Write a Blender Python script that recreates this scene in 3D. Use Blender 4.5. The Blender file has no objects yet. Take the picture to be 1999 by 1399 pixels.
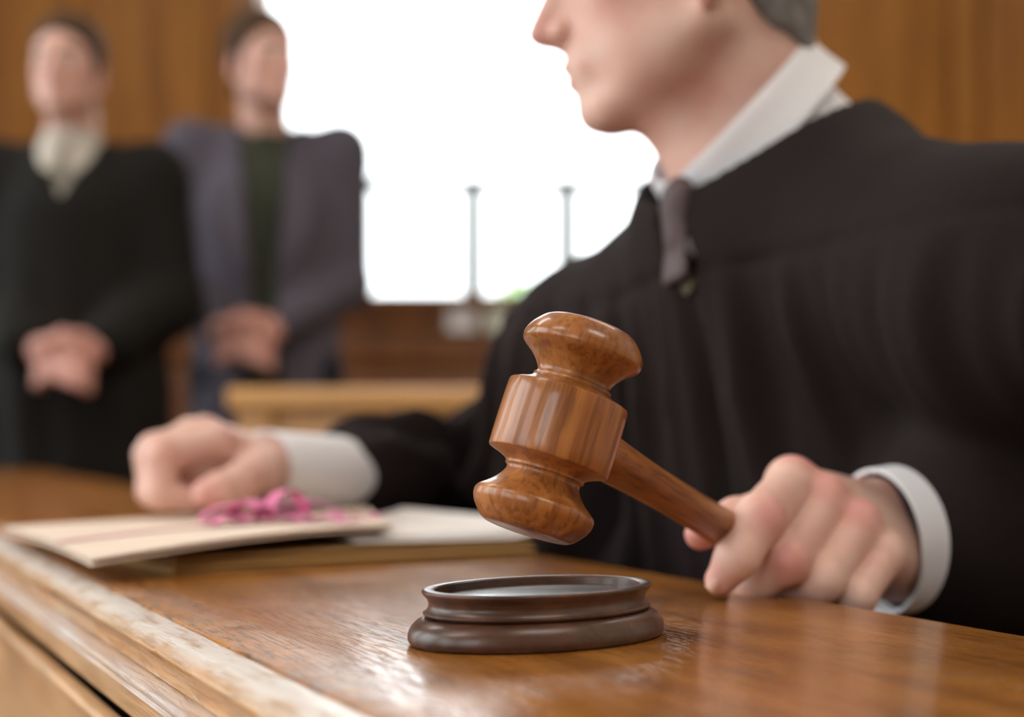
import bpy, bmesh, math, random
import numpy as np
from mathutils import Vector, Matrix

# ------------------------------------------------------------------ camera, world, light, exposure
SC = bpy.context.scene
COL = SC.collection
FPX, HORIZON, CZ = 3070.0, 831.0, 0.82          # focal length in pixels, horizon row, camera height
DESK = 0.73                                      # height of the bench top

cam_d = bpy.data.cameras.new('camera'); cam = bpy.data.objects.new('camera', cam_d); COL.objects.link(cam)
cam.location = (0, 0, CZ); cam.rotation_euler = (math.pi/2, 0, 0)
cam_d.sensor_width = 36.0; cam_d.lens = FPX/1999*36.0
cam_d.shift_y = (HORIZON-699.5)/1999
cam_d.clip_start = 0.02
cam_d.dof.use_dof = True; cam_d.dof.focus_distance = 0.672; cam_d.dof.aperture_fstop = 4.3
SC.camera = cam

SC.view_settings.view_transform = 'Standard'; SC.view_settings.look = 'None'
SC.view_settings.gamma = 1.0; SC.view_settings.use_curve_mapping = False
SC.view_settings.exposure = 0.6
SC.cycles.use_denoising = True
SC.cycles.max_bounces = 8; SC.cycles.diffuse_bounces = 4; SC.cycles.glossy_bounces = 4
SC.cycles.transparent_max_bounces = 8; SC.cycles.sample_clamp_indirect = 6.0
SC.cycles.caustics_reflective = False; SC.cycles.caustics_refractive = False

W = bpy.data.worlds.new('overcast_sky'); SC.world = W; W.use_nodes = True
bg = W.node_tree.nodes['Background']
SKY = 2.5                                        # overcast sky: brightness grows evenly from horizon to zenith
bg.inputs['Color'].default_value = (0.94, 0.98, 1.0, 1)
_nt = W.node_tree; _tc = _nt.nodes.new('ShaderNodeTexCoord'); _sx = _nt.nodes.new('ShaderNodeSeparateXYZ'); _ma = _nt.nodes.new('ShaderNodeMath')
_cl = _nt.nodes.new('ShaderNodeClamp'); _ma.operation = 'MULTIPLY_ADD'; _ma.inputs[1].default_value = 2*SKY; _ma.inputs[2].default_value = SKY
_nt.links.new(_tc.outputs['Generated'], _sx.inputs[0]); _nt.links.new(_sx.outputs['Z'], _cl.inputs[0]); _nt.links.new(_cl.outputs[0], _ma.inputs[0]); _nt.links.new(_ma.outputs[0], bg.inputs['Strength'])
W.cycles.sampling_method = 'MANUAL'; W.cycles.sample_map_resolution = 64

def portal(loc, rot, sx, sy):
    d = bpy.data.lights.new('window_daylight', 'AREA'); d.shape = 'RECTANGLE'; d.size = sx; d.size_y = sy
    d.cycles.is_portal = True
    o = bpy.data.objects.new('window_daylight', d); o.location = loc; o.rotation_euler = rot; COL.objects.link(o)
WIN_BACK = (-0.794, 0.717, 1.232, 2.85)          # x0 x1 z0 z1 on the back wall
WALL_Y, WALL_L, WALL_R, WALL_REAR, CEIL = 5.0, -2.7, 2.8, -2.6, 3.3
WIN_LEFT = [(-2.3, -0.5, 0.7, 3.0), (0.1, 1.9, 0.7, 3.0), (2.5, 4.3, 0.7, 3.0)]   # y0 y1 z0 z1
WIN_REAR = [(-2.3, -0.7, 1.0, 2.9)]
portal(((WIN_BACK[0]+WIN_BACK[1])/2, WALL_Y+0.16, (WIN_BACK[2]+WIN_BACK[3])/2), (-math.pi/2, 0, 0), WIN_BACK[1]-WIN_BACK[0], WIN_BACK[3]-WIN_BACK[2])
for y0, y1, z0, z1 in WIN_LEFT:
    portal((WALL_L-0.16, (y0+y1)/2, (z0+z1)/2), (math.pi/2, 0, -math.pi/2), y1-y0, z1-z0)
for x0, x1, z0, z1 in WIN_REAR:
    portal(((x0+x1)/2, WALL_REAR-0.16, (z0+z1)/2), (math.pi/2, 0, 0), x1-x0, z1-z0)

# ------------------------------------------------------------------ helpers
R = math.radians
random.seed(4)
def at(x, y, Y): return np.array(((x-999.5)/FPX*Y, Y, CZ+(HORIZON-y)/FPX*Y))
def V3(*a): return np.array(a, float)
def link(o, parent=None):
    COL.objects.link(o)
    if parent is not None: o.parent = parent
    return o
def empty(name, loc=(0, 0, 0), rz=0.0, label=None, cat=None, group=None):
    o = bpy.data.objects.new(name, None); o.empty_display_size = 0.05; COL.objects.link(o)
    o.location = loc; o.rotation_euler = (0, 0, rz)
    return tag(o, label, cat, group)
def tag(o, label=None, cat=None, group=None, kind=None):
    if label: o['label'] = label
    if cat: o['category'] = cat
    if group: o['group'] = group
    if kind: o['kind'] = kind
    return o
def mesh_np(name, v, f, mat, parent=None, smooth=True, attrs=None):
    """verts (n,3), faces (m,4) or (m,3) integer arrays -> one mesh object"""
    me = bpy.data.meshes.new(name); v = np.asarray(v, np.float32); f = np.asarray(f, np.int32)
    k = f.shape[1]
    me.vertices.add(len(v)); me.vertices.foreach_set('co', v.ravel())
    me.loops.add(f.size); me.loops.foreach_set('vertex_index', f.ravel())
    me.polygons.add(len(f)); me.polygons.foreach_set('loop_start', np.arange(0, f.size, k, dtype=np.int32))
    me.update(calc_edges=True); me.validate()
    if attrs:
        for n, a in attrs.items():
            at_ = me.attributes.new(n, 'FLOAT', 'POINT'); at_.data.foreach_set('value', np.asarray(a, np.float32))
    if smooth: me.polygons.foreach_set('use_smooth', np.ones(len(f), bool))
    me.materials.append(mat)
    return link(bpy.data.objects.new(name, me), parent)
def mesh_bm(name, bm, mat, parent=None, smooth=False, angle=None):
    bmesh.ops.recalc_face_normals(bm, faces=bm.faces[:])
    me = bpy.data.meshes.new(name); bm.to_mesh(me); bm.free(); me.materials.append(mat)
    if smooth or angle:
        me.polygons.foreach_set('use_smooth', np.ones(len(me.polygons), bool))
        if angle: me.set_sharp_from_angle(angle=R(angle))
    return link(bpy.data.objects.new(name, me), parent)
def box(bm, x0, x1, y0, y1, z0, z1, bev=0.0, seg=2):
    r = bmesh.ops.create_cube(bm, size=1.0)
    bmesh.ops.scale(bm, vec=(x1-x0, y1-y0, z1-z0), verts=r['verts'])
    bmesh.ops.translate(bm, vec=((x0+x1)/2, (y0+y1)/2, (z0+z1)/2), verts=r['verts'])
    if bev > 0:
        es = list({e for v in r['verts'] for e in v.link_edges})
        bmesh.ops.bevel(bm, geom=es, offset=bev, segments=seg, affect='EDGES', profile=0.6)
def box_obj(name, x0, x1, y0, y1, z0, z1, mat, parent=None, bev=0.0, seg=2):
    bm = bmesh.new(); box(bm, x0, x1, y0, y1, z0, z1, bev, seg)
    return mesh_bm(name, bm, mat, parent, angle=40 if bev else None)
def lathe(name, prof, mat, parent=None, n=96, sx=lambda a: 1.0, smooth_angle=50, M=None, closed_ends=True):
    """profile list of (r, z); sx(angle) scales the radius"""
    prof = np.array(prof, float); m = len(prof)
    an = np.linspace(0, 2*np.pi, n, endpoint=False)
    s = np.array([sx(a) for a in an])
    v = np.zeros((m, n, 3)); v[:, :, 0] = prof[:, :1]*np.cos(an)*s; v[:, :, 1] = prof[:, :1]*np.sin(an)*s; v[:, :, 2] = prof[:, 1:2]
    v = v.reshape(-1, 3)
    i, j = np.meshgrid(np.arange(m-1), np.arange(n), indexing='ij'); j2 = (j+1) % n
    f = np.stack([i*n+j, i*n+j2, (i+1)*n+j2, (i+1)*n+j], -1).reshape(-1, 4)
    if M is not None: v = v @ np.array(M.to_3x3()).T + np.array(M.translation)
    bm = bmesh.new(); bv = [bm.verts.new(p) for p in v]
    for q in f: bm.faces.new([bv[k] for k in q])
    if closed_ends:
        bm.faces.new([bv[k] for k in range(n)]); bm.faces.new([bv[(m-1)*n+k] for k in range(n)])
    bmesh.ops.remove_doubles(bm, verts=bm.verts[:], dist=1e-6)
    return mesh_bm(name, bm, mat, parent, angle=smooth_angle)
def spline(pts, n=8):
    """Catmull-Rom through 2-D or 3-D points"""
    p = np.array(pts, float); p = np.vstack([2*p[0]-p[1], p, 2*p[-1]-p[-2]]); out = []
    for i in range(1, len(p)-2):
        for t in np.linspace(0, 1, n, endpoint=False):
            a, b, c, d = p[i-1], p[i], p[i+1], p[i+2]
            out.append(0.5*((2*b)+(c-a)*t+(2*a-5*b+4*c-d)*t*t+(3*b-a-3*c+d)*t**3))
    out.append(p[-2]); return np.array(out)
def extrude_profile(name, prof, x0, x1, mat, parent=None, angle=35):
    """closed (y, z) outline swept along local x"""
    bm = bmesh.new(); a = [bm.verts.new((x0, y, z)) for y, z in prof]; b = [bm.verts.new((x1, y, z)) for y, z in prof]
    n = len(prof)
    for i in range(n): bm.faces.new((a[i], a[(i+1) % n], b[(i+1) % n], b[i]))
    bm.faces.new(a); bm.faces.new(b)
    return mesh_bm(name, bm, mat, parent, angle=angle)
def grid_sheet(name, fn, nu, nv, thick, mat, parent=None):
    """a bent sheet with real thickness; fn(u, v) -> point"""
    u, v = np.meshgrid(np.linspace(0, 1, nu), np.linspace(0, 1, nv), indexing='ij')
    P = np.array([[fn(a, b) for a, b in zip(ru, rv)] for ru, rv in zip(u, v)], float)
    du = np.gradient(P, axis=0); dv = np.gradient(P, axis=1); N = np.cross(du, dv)
    N /= np.linalg.norm(N, axis=-1, keepdims=True)+1e-12
    A = (P+N*thick/2).reshape(-1, 3); B = (P-N*thick/2).reshape(-1, 3); n = nu*nv
    idx = np.arange(n).reshape(nu, nv); q = lambda I: np.stack([I[:-1, :-1], I[1:, :-1], I[1:, 1:], I[:-1, 1:]], -1).reshape(-1, 4)
    f = [q(idx), q(idx+n)[:, ::-1]]
    rim = np.concatenate([idx[:-1, 0], idx[-1, :-1], idx[:0:-1, -1], idx[0, :0:-1]]); r2 = np.roll(rim, -1)
    f.append(np.stack([rim, rim+n, r2+n, r2], -1))
    o = mesh_np(name, np.vstack([A, B]), np.vstack(f), mat, parent)
    o.data.set_sharp_from_angle(angle=R(50)); return o
def tube(name, pts, rad, mat, parent=None, n=12, squash=None):
    P = np.array(pts, float); m = len(P); rad = np.broadcast_to(rad, (m,))
    T = np.gradient(P, axis=0); T /= np.linalg.norm(T, axis=1, keepdims=True)
    up = V3(0, 0, 1) if abs(T[0, 2]) < 0.9 else V3(1, 0, 0); v = []
    for i in range(m):
        a = np.cross(T[i], up); a /= np.linalg.norm(a); b = np.cross(a, T[i])
        for k in range(n):
            t = 2*np.pi*k/n; v.append(P[i]+rad[i]*(np.cos(t)*a+np.sin(t)*b*(squash or 1)))
    i, j = np.meshgrid(np.arange(m-1), np.arange(n), indexing='ij')
    f = np.stack([i*n+j, i*n+(j+1) % n, (i+1)*n+(j+1) % n, (i+1)*n+j], -1).reshape(-1, 4)
    bm = bmesh.new(); bv = [bm.verts.new(p) for p in v]
    for q in f: bm.faces.new([bv[k] for k in q])
    bm.faces.new(bv[:n]); bm.faces.new(bv[-n:])
    return mesh_bm(name, bm, mat, parent, angle=60)

# ---- signed distance modelling (bodies, hands, clothes)
def cone(P, a, b, ra, rb):
    a = np.asarray(a, float); ba = np.asarray(b, float)-a; pa = P-a
    t = np.clip(pa@ba/max(ba@ba, 1e-12), 0, 1)
    return np.linalg.norm(pa-t[:, None]*ba, axis=1)-(ra+(rb-ra)*t)
def ball(P, c, r): return np.linalg.norm(P-np.asarray(c, float), axis=1)-r
def ell(P, c, r):
    r = np.asarray(r, float); p = P-np.asarray(c, float)
    k0 = np.linalg.norm(p/r, axis=1); k1 = np.linalg.norm(p/(r*r), axis=1)+1e-9
    return k0*(k0-1)/k1
def smin(a, b, k):
    h = np.maximum(k-np.abs(a-b), 0)/k; return np.minimum(a, b)-h*h*k*0.25
def smax(a, b, k): return -smin(-a, -b, k)
def chain(P, pts, k=0.004):
    d = None
    for (a, ra), (b, rb) in zip(pts[:-1], pts[1:]):
        c = cone(P, a, b, ra, rb); d = c if d is None else smin(d, c, k)
    return d
def surface(f0, lo, hi, h, c=6):
    """surface nets over a sparse grid, closed where the solid leaves the box"""
    lo = np.asarray(lo, float); hi = np.asarray(hi, float); bc_, bh_ = (lo+hi)/2, (hi-lo)/2-2.2*h
    f = lambda P: np.maximum(f0(P), (np.abs(P-bc_)-bh_).max(1))
    nb = np.ceil(((hi-lo)/h+1)/c).astype(int); n = nb*c
    ci = np.stack(np.meshgrid(*[np.arange(k) for k in nb], indexing='ij'), -1).reshape(-1, 3)
    cd = f(lo+(ci*c+(c-1)/2)*h)
    D = np.where(cd < 0, -1e3, 1e3).reshape(nb).astype(np.float32)
    D = D.repeat(c, 0).repeat(c, 1).repeat(c, 2)
    act = ci[np.abs(cd) < (c*h*0.87)*1.7+2*h]
    off = np.stack(np.meshgrid(*[np.arange(c)]*3, indexing='ij'), -1).reshape(-1, 3)
    st = max(1, 250000//len(off))
    for s in range(0, len(act), st):
        I = (act[s:s+st, None]*c+off[None]).reshape(-1, 3)
        D[I[:, 0], I[:, 1], I[:, 2]] = f(lo+I*h)
    S = D < 0; m = n-1
    cnt = np.zeros(m, np.int8)
    cor = [(i, j, k) for i in (0, 1) for j in (0, 1) for k in (0, 1)]
    sl = lambda A, o: A[o[0]:o[0]+m[0], o[1]:o[1]+m[1], o[2]:o[2]+m[2]]
    for o in cor: cnt += sl(S, o)
    cells = np.argwhere((cnt > 0) & (cnt < 8))
    acc = np.zeros((len(cells), 3)); num = np.zeros(len(cells))
    for ax in range(3):
        for o in cor:
            if o[ax]: continue
            o2 = list(o); o2[ax] = 1
            A = cells+np.array(o); B = cells+np.array(o2)
            da = D[A[:, 0], A[:, 1], A[:, 2]]; db = D[B[:, 0], B[:, 1], B[:, 2]]
            x = (da < 0) != (db < 0); t = np.where(x, da/np.where(x, da-db, 1), 0)
            pt = np.array(o, float)[None]+np.zeros((len(cells), 3)); pt[:, ax] = t
            acc[x] += pt[x]; num += x
    verts = lo+(cells+acc/num[:, None])*h
    idm = np.full(m, -1, np.int32); idm[cells[:, 0], cells[:, 1], cells[:, 2]] = np.arange(len(cells))
    faces = []
    for ax in range(3):
        b, c2 = (ax+1) % 3, (ax+2) % 3
        s0 = [slice(None)]*3; s1 = [slice(None)]*3; s0[ax] = slice(0, -1); s1[ax] = slice(1, None)
        A = S[tuple(s0)]; B = S[tuple(s1)]; E = np.argwhere(A != B)
        ok = np.ones(len(E), bool)
        for q in (b, c2): ok &= (E[:, q] > 0) & (E[:, q] < n[q]-1)
        E = E[ok]; inside = A[E[:, 0], E[:, 1], E[:, 2]]
        def g(db, dc):
            F = E.copy(); F[:, b] += db; F[:, c2] += dc; return idm[F[:, 0], F[:, 1], F[:, 2]]
        q = np.stack([g(-1, -1), g(0, -1), g(0, 0), g(-1, 0)], -1)
        q[~inside] = q[~inside][:, ::-1]; faces.append(q)
    F = np.vstack(faces); F = F[(F >= 0).all(1)]
    used = np.unique(F); re = np.full(len(verts), -1, np.int64); re[used] = np.arange(len(used))
    return verts[used], re[F]
def relax(v, f, it=1, w=0.5):
    for _ in range(it):
        s = np.zeros_like(v); c = np.zeros(len(v))
        for a, b in ((0, 1), (1, 2), (2, 3), (3, 0)):
            np.add.at(s, f[:, a], v[f[:, b]]); np.add.at(c, f[:, a], 1)
            np.add.at(s, f[:, b], v[f[:, a]]); np.add.at(c, f[:, b], 1)
        v = v*(1-w)+w*s/np.maximum(c, 1)[:, None]
    return v
def sdf_obj(name, f, lo, hi, h, mat, parent=None, it=1, attrs=None):
    v, q = surface(f, lo, hi, h); v = relax(v, q, it)
    return mesh_np(name, v, q, mat, parent, attrs={k: g(v) for k, g in (attrs or {}).items()})
def fuse(parts):
    """weld the overlapping surfaces of one body into a single continuous skin"""
    obs = []
    for v, f in parts:
        o = mesh_np('piece', v, f, M['skin']); obs.append(o)
    base = obs[0]
    for o in obs[1:]:
        m = base.modifiers.new('union', 'BOOLEAN'); m.operation = 'UNION'; m.object = o; m.solver = FUSE_SOLVER
    me = bpy.data.meshes.new_from_object(base.evaluated_get(bpy.context.evaluated_depsgraph_get()))
    for o in obs: bpy.data.objects.remove(o)
    return me
FUSE_SOLVER = 'MANIFOLD'
def body_obj(name, parts, mat, parent, flush):
    global FUSE_SOLVER
    n = sum(len(v) for v, f in parts)
    for FUSE_SOLVER in ('MANIFOLD', 'EXACT'):
        me = fuse(parts)
        if len(me.vertices) > 0.6*n: break
    if len(me.vertices) < 0.5*n:
        o = mesh_np(name, *join_parts(parts), mat, parent); me = o.data
    else:
        me.name = name; me.materials.clear(); me.materials.append(mat); o = link(bpy.data.objects.new(name, me), parent)
    bm = bmesh.new(); bm.from_mesh(me); seen = set(); crumbs = []      # crumbs left by the union
    for v in bm.verts:
        if v in seen: continue
        st = [v]; seen.add(v); isl = [v]
        while st:
            for e in st.pop().link_edges:
                for b in e.verts:
                    if b not in seen: seen.add(b); st.append(b); isl.append(b)
        if len(isl) < 200: crumbs += isl
    bmesh.ops.delete(bm, geom=crumbs, context='VERTS'); bm.to_mesh(me); bm.free()
    v = np.zeros(len(me.vertices)*3, np.float32); me.vertices.foreach_get('co', v); v = v.reshape(-1, 3).astype(float)
    a = me.attributes.new('flush', 'FLOAT', 'POINT'); a.data.foreach_set('value', np.asarray(flush(v), np.float32))
    me.polygons.foreach_set('use_smooth', np.ones(len(me.polygons), bool))
    return o
def join_parts(parts):
    vs, fs, n = [], [], 0
    for v, f in parts: vs.append(v); fs.append(f+n); n += len(v)
    return np.vstack(vs), np.vstack(fs)

# ------------------------------------------------------------------ materials
def new_mat(name):
    m = bpy.data.materials.new(name); m.use_nodes = True; nt = m.node_tree
    return m, nt, nt.nodes['Principled BSDF']
def node(nt, t, **kw):
    n = nt.nodes.new(t)
    for k, v in kw.items():
        if k in n.inputs: n.inputs[k].default_value = v
        else: setattr(n, k, v)
    return n
def ramp(nt, stops):
    r = nt.nodes.new('ShaderNodeValToRGB'); e = r.color_ramp.elements
    while len(e) < len(stops): e.new(0.5)
    for i, (p, c) in enumerate(stops): e[i].position = p; e[i].color = (*c, 1) if len(c) == 3 else c
    return r
def plain(name, col, rough=0.5, noise=0.0, scale=40, bump=0.0, spec=0.5, sheen=0.0, metal=0.0):
    m, nt, b = new_mat(name); L = nt.links.new
    b.inputs['Roughness'].default_value = rough; b.inputs['Specular IOR Level'].default_value = spec
    b.inputs['Metallic'].default_value = metal
    if sheen: b.inputs['Sheen Weight'].default_value = sheen; b.inputs['Sheen Roughness'].default_value = 0.5
    tc = node(nt, 'ShaderNodeTexCoord'); nz = node(nt, 'ShaderNodeTexNoise', Scale=scale, Detail=4.0)
    L(tc.outputs['Object'], nz.inputs['Vector'])
    c = np.array(col); r = ramp(nt, [(0.3, tuple(c*(1-noise))), (0.7, tuple(np.minimum(c*(1+noise), 1)))])
    L(nz.outputs['Fac'], r.inputs['Fac']); L(r.outputs['Color'], b.inputs['Base Color'])
    if bump:
        bp = node(nt, 'ShaderNodeBump', Strength=1.0, Distance=bump); L(nz.outputs['Fac'], bp.inputs['Height']); L(bp.outputs['Normal'], b.inputs['Normal'])
    return m
def wood(name, dark, mid, light, grain=(3, 60, 60), rough=0.3, coat=0.0, pore=0.5, bump=0.0004, porescale=(14, 420, 420),
         rvar=0.1, pale=None, pale_amt=0.5, spec=0.5, tintscale=6.0, crest=None, strip=None):
    m, nt, b = new_mat(name); L = nt.links.new
    tc = node(nt, 'ShaderNodeTexCoord')
    mp = node(nt, 'ShaderNodeMapping'); mp.inputs['Scale'].default_value = grain
    L(tc.outputs['Object'], mp.inputs['Vector'])
    n1 = node(nt, 'ShaderNodeTexNoise', Scale=1.0, Detail=6.0, Roughness=0.6, Distortion=0.15); L(mp.outputs['Vector'], n1.inputs['Vector'])
    r1 = ramp(nt, [(0.3, dark), (0.5, mid), (0.72, light)]); L(n1.outputs['Fac'], r1.inputs['Fac'])
    n3 = node(nt, 'ShaderNodeTexNoise', Scale=tintscale, Detail=3.0); L(tc.outputs['Object'], n3.inputs['Vector'])
    mx0 = node(nt, 'ShaderNodeMix', data_type='RGBA', blend_type='MULTIPLY'); mx0.inputs[0].default_value = 0.55
    r3 = ramp(nt, [(0.25, (0.55, 0.5, 0.45)), (0.75, (1.2, 1.15, 1.1))]); L(n3.outputs['Fac'], r3.inputs['Fac'])
    L(r1.outputs['Color'], mx0.inputs[6]); L(r3.outputs['Color'], mx0.inputs[7])
    mp2 = node(nt, 'ShaderNodeMapping'); mp2.inputs['Scale'].default_value = porescale
    L(tc.outputs['Object'], mp2.inputs['Vector'])
    n2 = node(nt, 'ShaderNodeTexNoise', Scale=1.0, Detail=3.0, Roughness=0.55); L(mp2.outputs['Vector'], n2.inputs['Vector'])
    r2 = ramp(nt, [(0.38, (0, 0, 0)), (0.5, (1, 1, 1))]); L(n2.outputs['Fac'], r2.inputs['Fac'])
    mx = node(nt, 'ShaderNodeMix', data_type='RGBA'); 
    inv = node(nt, 'ShaderNodeMath', operation='MULTIPLY_ADD'); inv.inputs[1].default_value = -pore; inv.inputs[2].default_value = pore
    L(r2.outputs['Color'], inv.inputs[0]); L(inv.outputs[0], mx.inputs[0])
    L(mx0.outputs[2], mx.inputs[6]); mx.inputs[7].default_value = (*[c*0.45 for c in dark], 1)
    out = mx.outputs[2]
    if pale:
        n4 = node(nt, 'ShaderNodeTexNoise', Scale=1.0, Detail=6.0, Roughness=0.7)
        mp4 = node(nt, 'ShaderNodeMapping'); mp4.inputs['Scale'].default_value = (7, 130, 130); L(tc.outputs['Object'], mp4.inputs['Vector']); L(mp4.outputs['Vector'], n4.inputs['Vector'])
        r4 = ramp(nt, [(0.5-pale_amt*0.5, (0, 0, 0)), (0.72, (1, 1, 1))]); L(n4.outputs['Fac'], r4.inputs['Fac'])
        mm = node(nt, 'ShaderNodeMix', data_type='RGBA'); L(r4.outputs['Color'], mm.inputs[0]); L(out, mm.inputs[6]); mm.inputs[7].default_value = (*pale, 1); out = mm.outputs[2]
    sep = node(nt, 'ShaderNodeSeparateXYZ'); L(tc.outputs['Object'], sep.inputs[0])
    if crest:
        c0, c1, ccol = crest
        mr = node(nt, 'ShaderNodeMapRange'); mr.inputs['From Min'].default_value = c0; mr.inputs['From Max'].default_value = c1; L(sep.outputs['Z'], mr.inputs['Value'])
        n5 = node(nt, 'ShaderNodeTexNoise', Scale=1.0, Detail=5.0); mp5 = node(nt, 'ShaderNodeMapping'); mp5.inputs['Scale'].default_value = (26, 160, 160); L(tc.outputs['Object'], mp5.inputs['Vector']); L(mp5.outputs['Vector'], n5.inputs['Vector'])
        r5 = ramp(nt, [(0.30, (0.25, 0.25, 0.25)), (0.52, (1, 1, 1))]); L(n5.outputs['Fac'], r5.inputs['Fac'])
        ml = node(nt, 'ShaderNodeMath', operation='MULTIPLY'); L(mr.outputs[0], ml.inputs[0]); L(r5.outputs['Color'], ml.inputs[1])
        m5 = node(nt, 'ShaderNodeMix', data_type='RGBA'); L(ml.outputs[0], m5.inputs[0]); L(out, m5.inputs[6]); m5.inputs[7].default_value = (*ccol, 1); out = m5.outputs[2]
    grime = None
    if strip:
        s0, s1 = strip
        mr = node(nt, 'ShaderNodeMapRange'); mr.inputs['From Min'].default_value = s0; mr.inputs['From Max'].default_value = s1; L(sep.outputs['Y'], mr.inputs['Value'])
        n6 = node(nt, 'ShaderNodeTexNoise', Scale=1.0, Detail=6.0, Roughness=0.7); mp6 = node(nt, 'ShaderNodeMapping'); mp6.inputs['Scale'].default_value = (70, 260, 260); L(tc.outputs['Object'], mp6.inputs['Vector']); L(mp6.outputs['Vector'], n6.inputs['Vector'])
        r6 = ramp(nt, [(0.52, (0, 0, 0)), (0.62, (1, 1, 1))]); L(n6.outputs['Fac'], r6.inputs['Fac'])
        ml = node(nt, 'ShaderNodeMath', operation='MULTIPLY'); L(mr.outputs[0], ml.inputs[0]); L(r6.outputs['Color'], ml.inputs[1])
        m6 = node(nt, 'ShaderNodeMix', data_type='RGBA'); L(ml.outputs[0], m6.inputs[0]); L(out, m6.inputs[6]); m6.inputs[7].default_value = (0.07, 0.045, 0.025, 1); out = m6.outputs[2]
        n7 = node(nt, 'ShaderNodeTexNoise', Scale=45.0, Detail=4.0); L(tc.outputs['Object'], n7.inputs['Vector'])
        ad = node(nt, 'ShaderNodeMath', operation='MULTIPLY_ADD'); ad.inputs[1].default_value = 1.6; ad.inputs[2].default_value = -0.3; L(n7.outputs['Fac'], ad.inputs[0])
        gm = node(nt, 'ShaderNodeMath', operation='MULTIPLY', use_clamp=True); L(ad.outputs[0], gm.inputs[0]); L(mr.outputs[0], gm.inputs[1]); grime = gm.outputs[0]
    L(out, b.inputs['Base Color'])
    rr = node(nt, 'ShaderNodeMapRange'); rr.inputs['To Min'].default_value = max(rough-rvar, 0.02); rr.inputs['To Max'].default_value = rough+rvar
    L(n3.outputs['Fac'], rr.inputs['Value']); rout = rr.outputs[0]
    if grime:
        ra = node(nt, 'ShaderNodeMath', operation='MULTIPLY_ADD'); ra.inputs[1].default_value = 0.5; L(grime, ra.inputs[0]); L(rout, ra.inputs[2]); rout = ra.outputs[0]
    L(rout, b.inputs['Roughness'])
    b.inputs['Specular IOR Level'].default_value = spec
    if coat: b.inputs['Coat Weight'].default_value = coat; b.inputs['Coat Roughness'].default_value = 0.10
    if bump:
        bp = node(nt, 'ShaderNodeBump', Strength=1.0, Distance=bump); L(r2.outputs['Color'], bp.inputs['Height']); L(bp.outputs['Normal'], b.inputs['Normal'])
    return m
def skin(name, base, red, sss=0.08):
    m, nt, b = new_mat(name); L = nt.links.new
    tc = node(nt, 'ShaderNodeTexCoord'); nz = node(nt, 'ShaderNodeTexNoise', Scale=28.0, Detail=5.0); L(tc.outputs['Object'], nz.inputs['Vector'])
    r = ramp(nt, [(0.32, red), (0.66, base)]); L(nz.outputs['Fac'], r.inputs['Fac'])
    a = node(nt, 'ShaderNodeAttribute', attribute_name='flush'); mx = node(nt, 'ShaderNodeMix', data_type='RGBA')
    L(a.outputs['Fac'], mx.inputs[0]); L(r.outputs['Color'], mx.inputs[6]); mx.inputs[7].default_value = (red[0]*0.95, red[1]*0.60, red[2]*0.68, 1)
    L(mx.outputs[2], b.inputs['Base Color'])
    b.inputs['Roughness'].default_value = 0.5; b.inputs['Subsurface Weight'].default_value = sss
    b.inputs['Subsurface Radius'].default_value = (0.008, 0.003, 0.0015); b.inputs['Subsurface Scale'].default_value = 0.6
    n2 = node(nt, 'ShaderNodeTexNoise', Scale=420.0, Detail=3.0); L(tc.outputs['Object'], n2.inputs['Vector'])
    bp = node(nt, 'ShaderNodeBump', Strength=0.35, Distance=0.0006); L(n2.outputs['Fac'], bp.inputs['Height']); L(bp.outputs['Normal'], b.inputs['Normal'])
    return m
def glass_mat(name):
    m, nt, b = new_mat(name); L = nt.links.new; nt.nodes.remove(b)
    t = node(nt, 'ShaderNodeBsdfTransparent'); t.inputs['Color'].default_value = (0.97, 0.98, 0.98, 1)
    g = node(nt, 'ShaderNodeBsdfGlossy', Roughness=0.02); lw = node(nt, 'ShaderNodeFresnel', IOR=1.35)
    mx = node(nt, 'ShaderNodeMixShader'); L(lw.outputs[0], mx.inputs[0]); L(t.outputs[0], mx.inputs[1]); L(g.outputs[0], mx.inputs[2])
    L(mx.outputs[0], nt.nodes['Material Output'].inputs['Surface']); return m

M = {}
M['gavel'] = wood('polished_walnut', (0.20, 0.060, 0.014), (0.32, 0.112, 0.026), (0.44, 0.178, 0.048), grain=(130, 130, 9), rough=0.33, spec=0.35, coat=0.28, pore=0.5, bump=0.0, porescale=(420, 420, 30), tintscale=30)
M['handle'] = wood('polished_walnut_handle', (0.10, 0.028, 0.009), (0.27, 0.088, 0.020), (0.40, 0.155, 0.040), grain=(9, 70, 70), rough=0.36, spec=0.35, coat=0.08, pore=0.55, bump=0.0, porescale=(30, 420, 420), tintscale=30)
M['block'] = wood('dark_stained_block', (0.035, 0.014, 0.008), (0.075, 0.030, 0.016), (0.12, 0.052, 0.026), grain=(20, 60, 60), rough=0.36, coat=0.08, pore=0.35, bump=0.0, porescale=(60, 300, 300), tintscale=40)
M['inset'] = wood('polished_inset', (0.03, 0.014, 0.009), (0.06, 0.03, 0.018), (0.09, 0.045, 0.025), grain=(20, 120, 60), rough=0.30, spec=1.0, coat=0.5, pore=0.4, bump=0.0001, porescale=(30, 300, 300), tintscale=30)
M['desk'] = wood('varnished_oak', (0.23, 0.078, 0.011), (0.40, 0.152, 0.025), (0.52, 0.222, 0.045), grain=(4, 38, 38), rough=0.19, coat=0.0, pore=0.55, bump=0.00020, porescale=(30, 640, 640), rvar=0.06, tintscale=9, spec=1.0, strip=(-0.048, -0.016))
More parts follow.
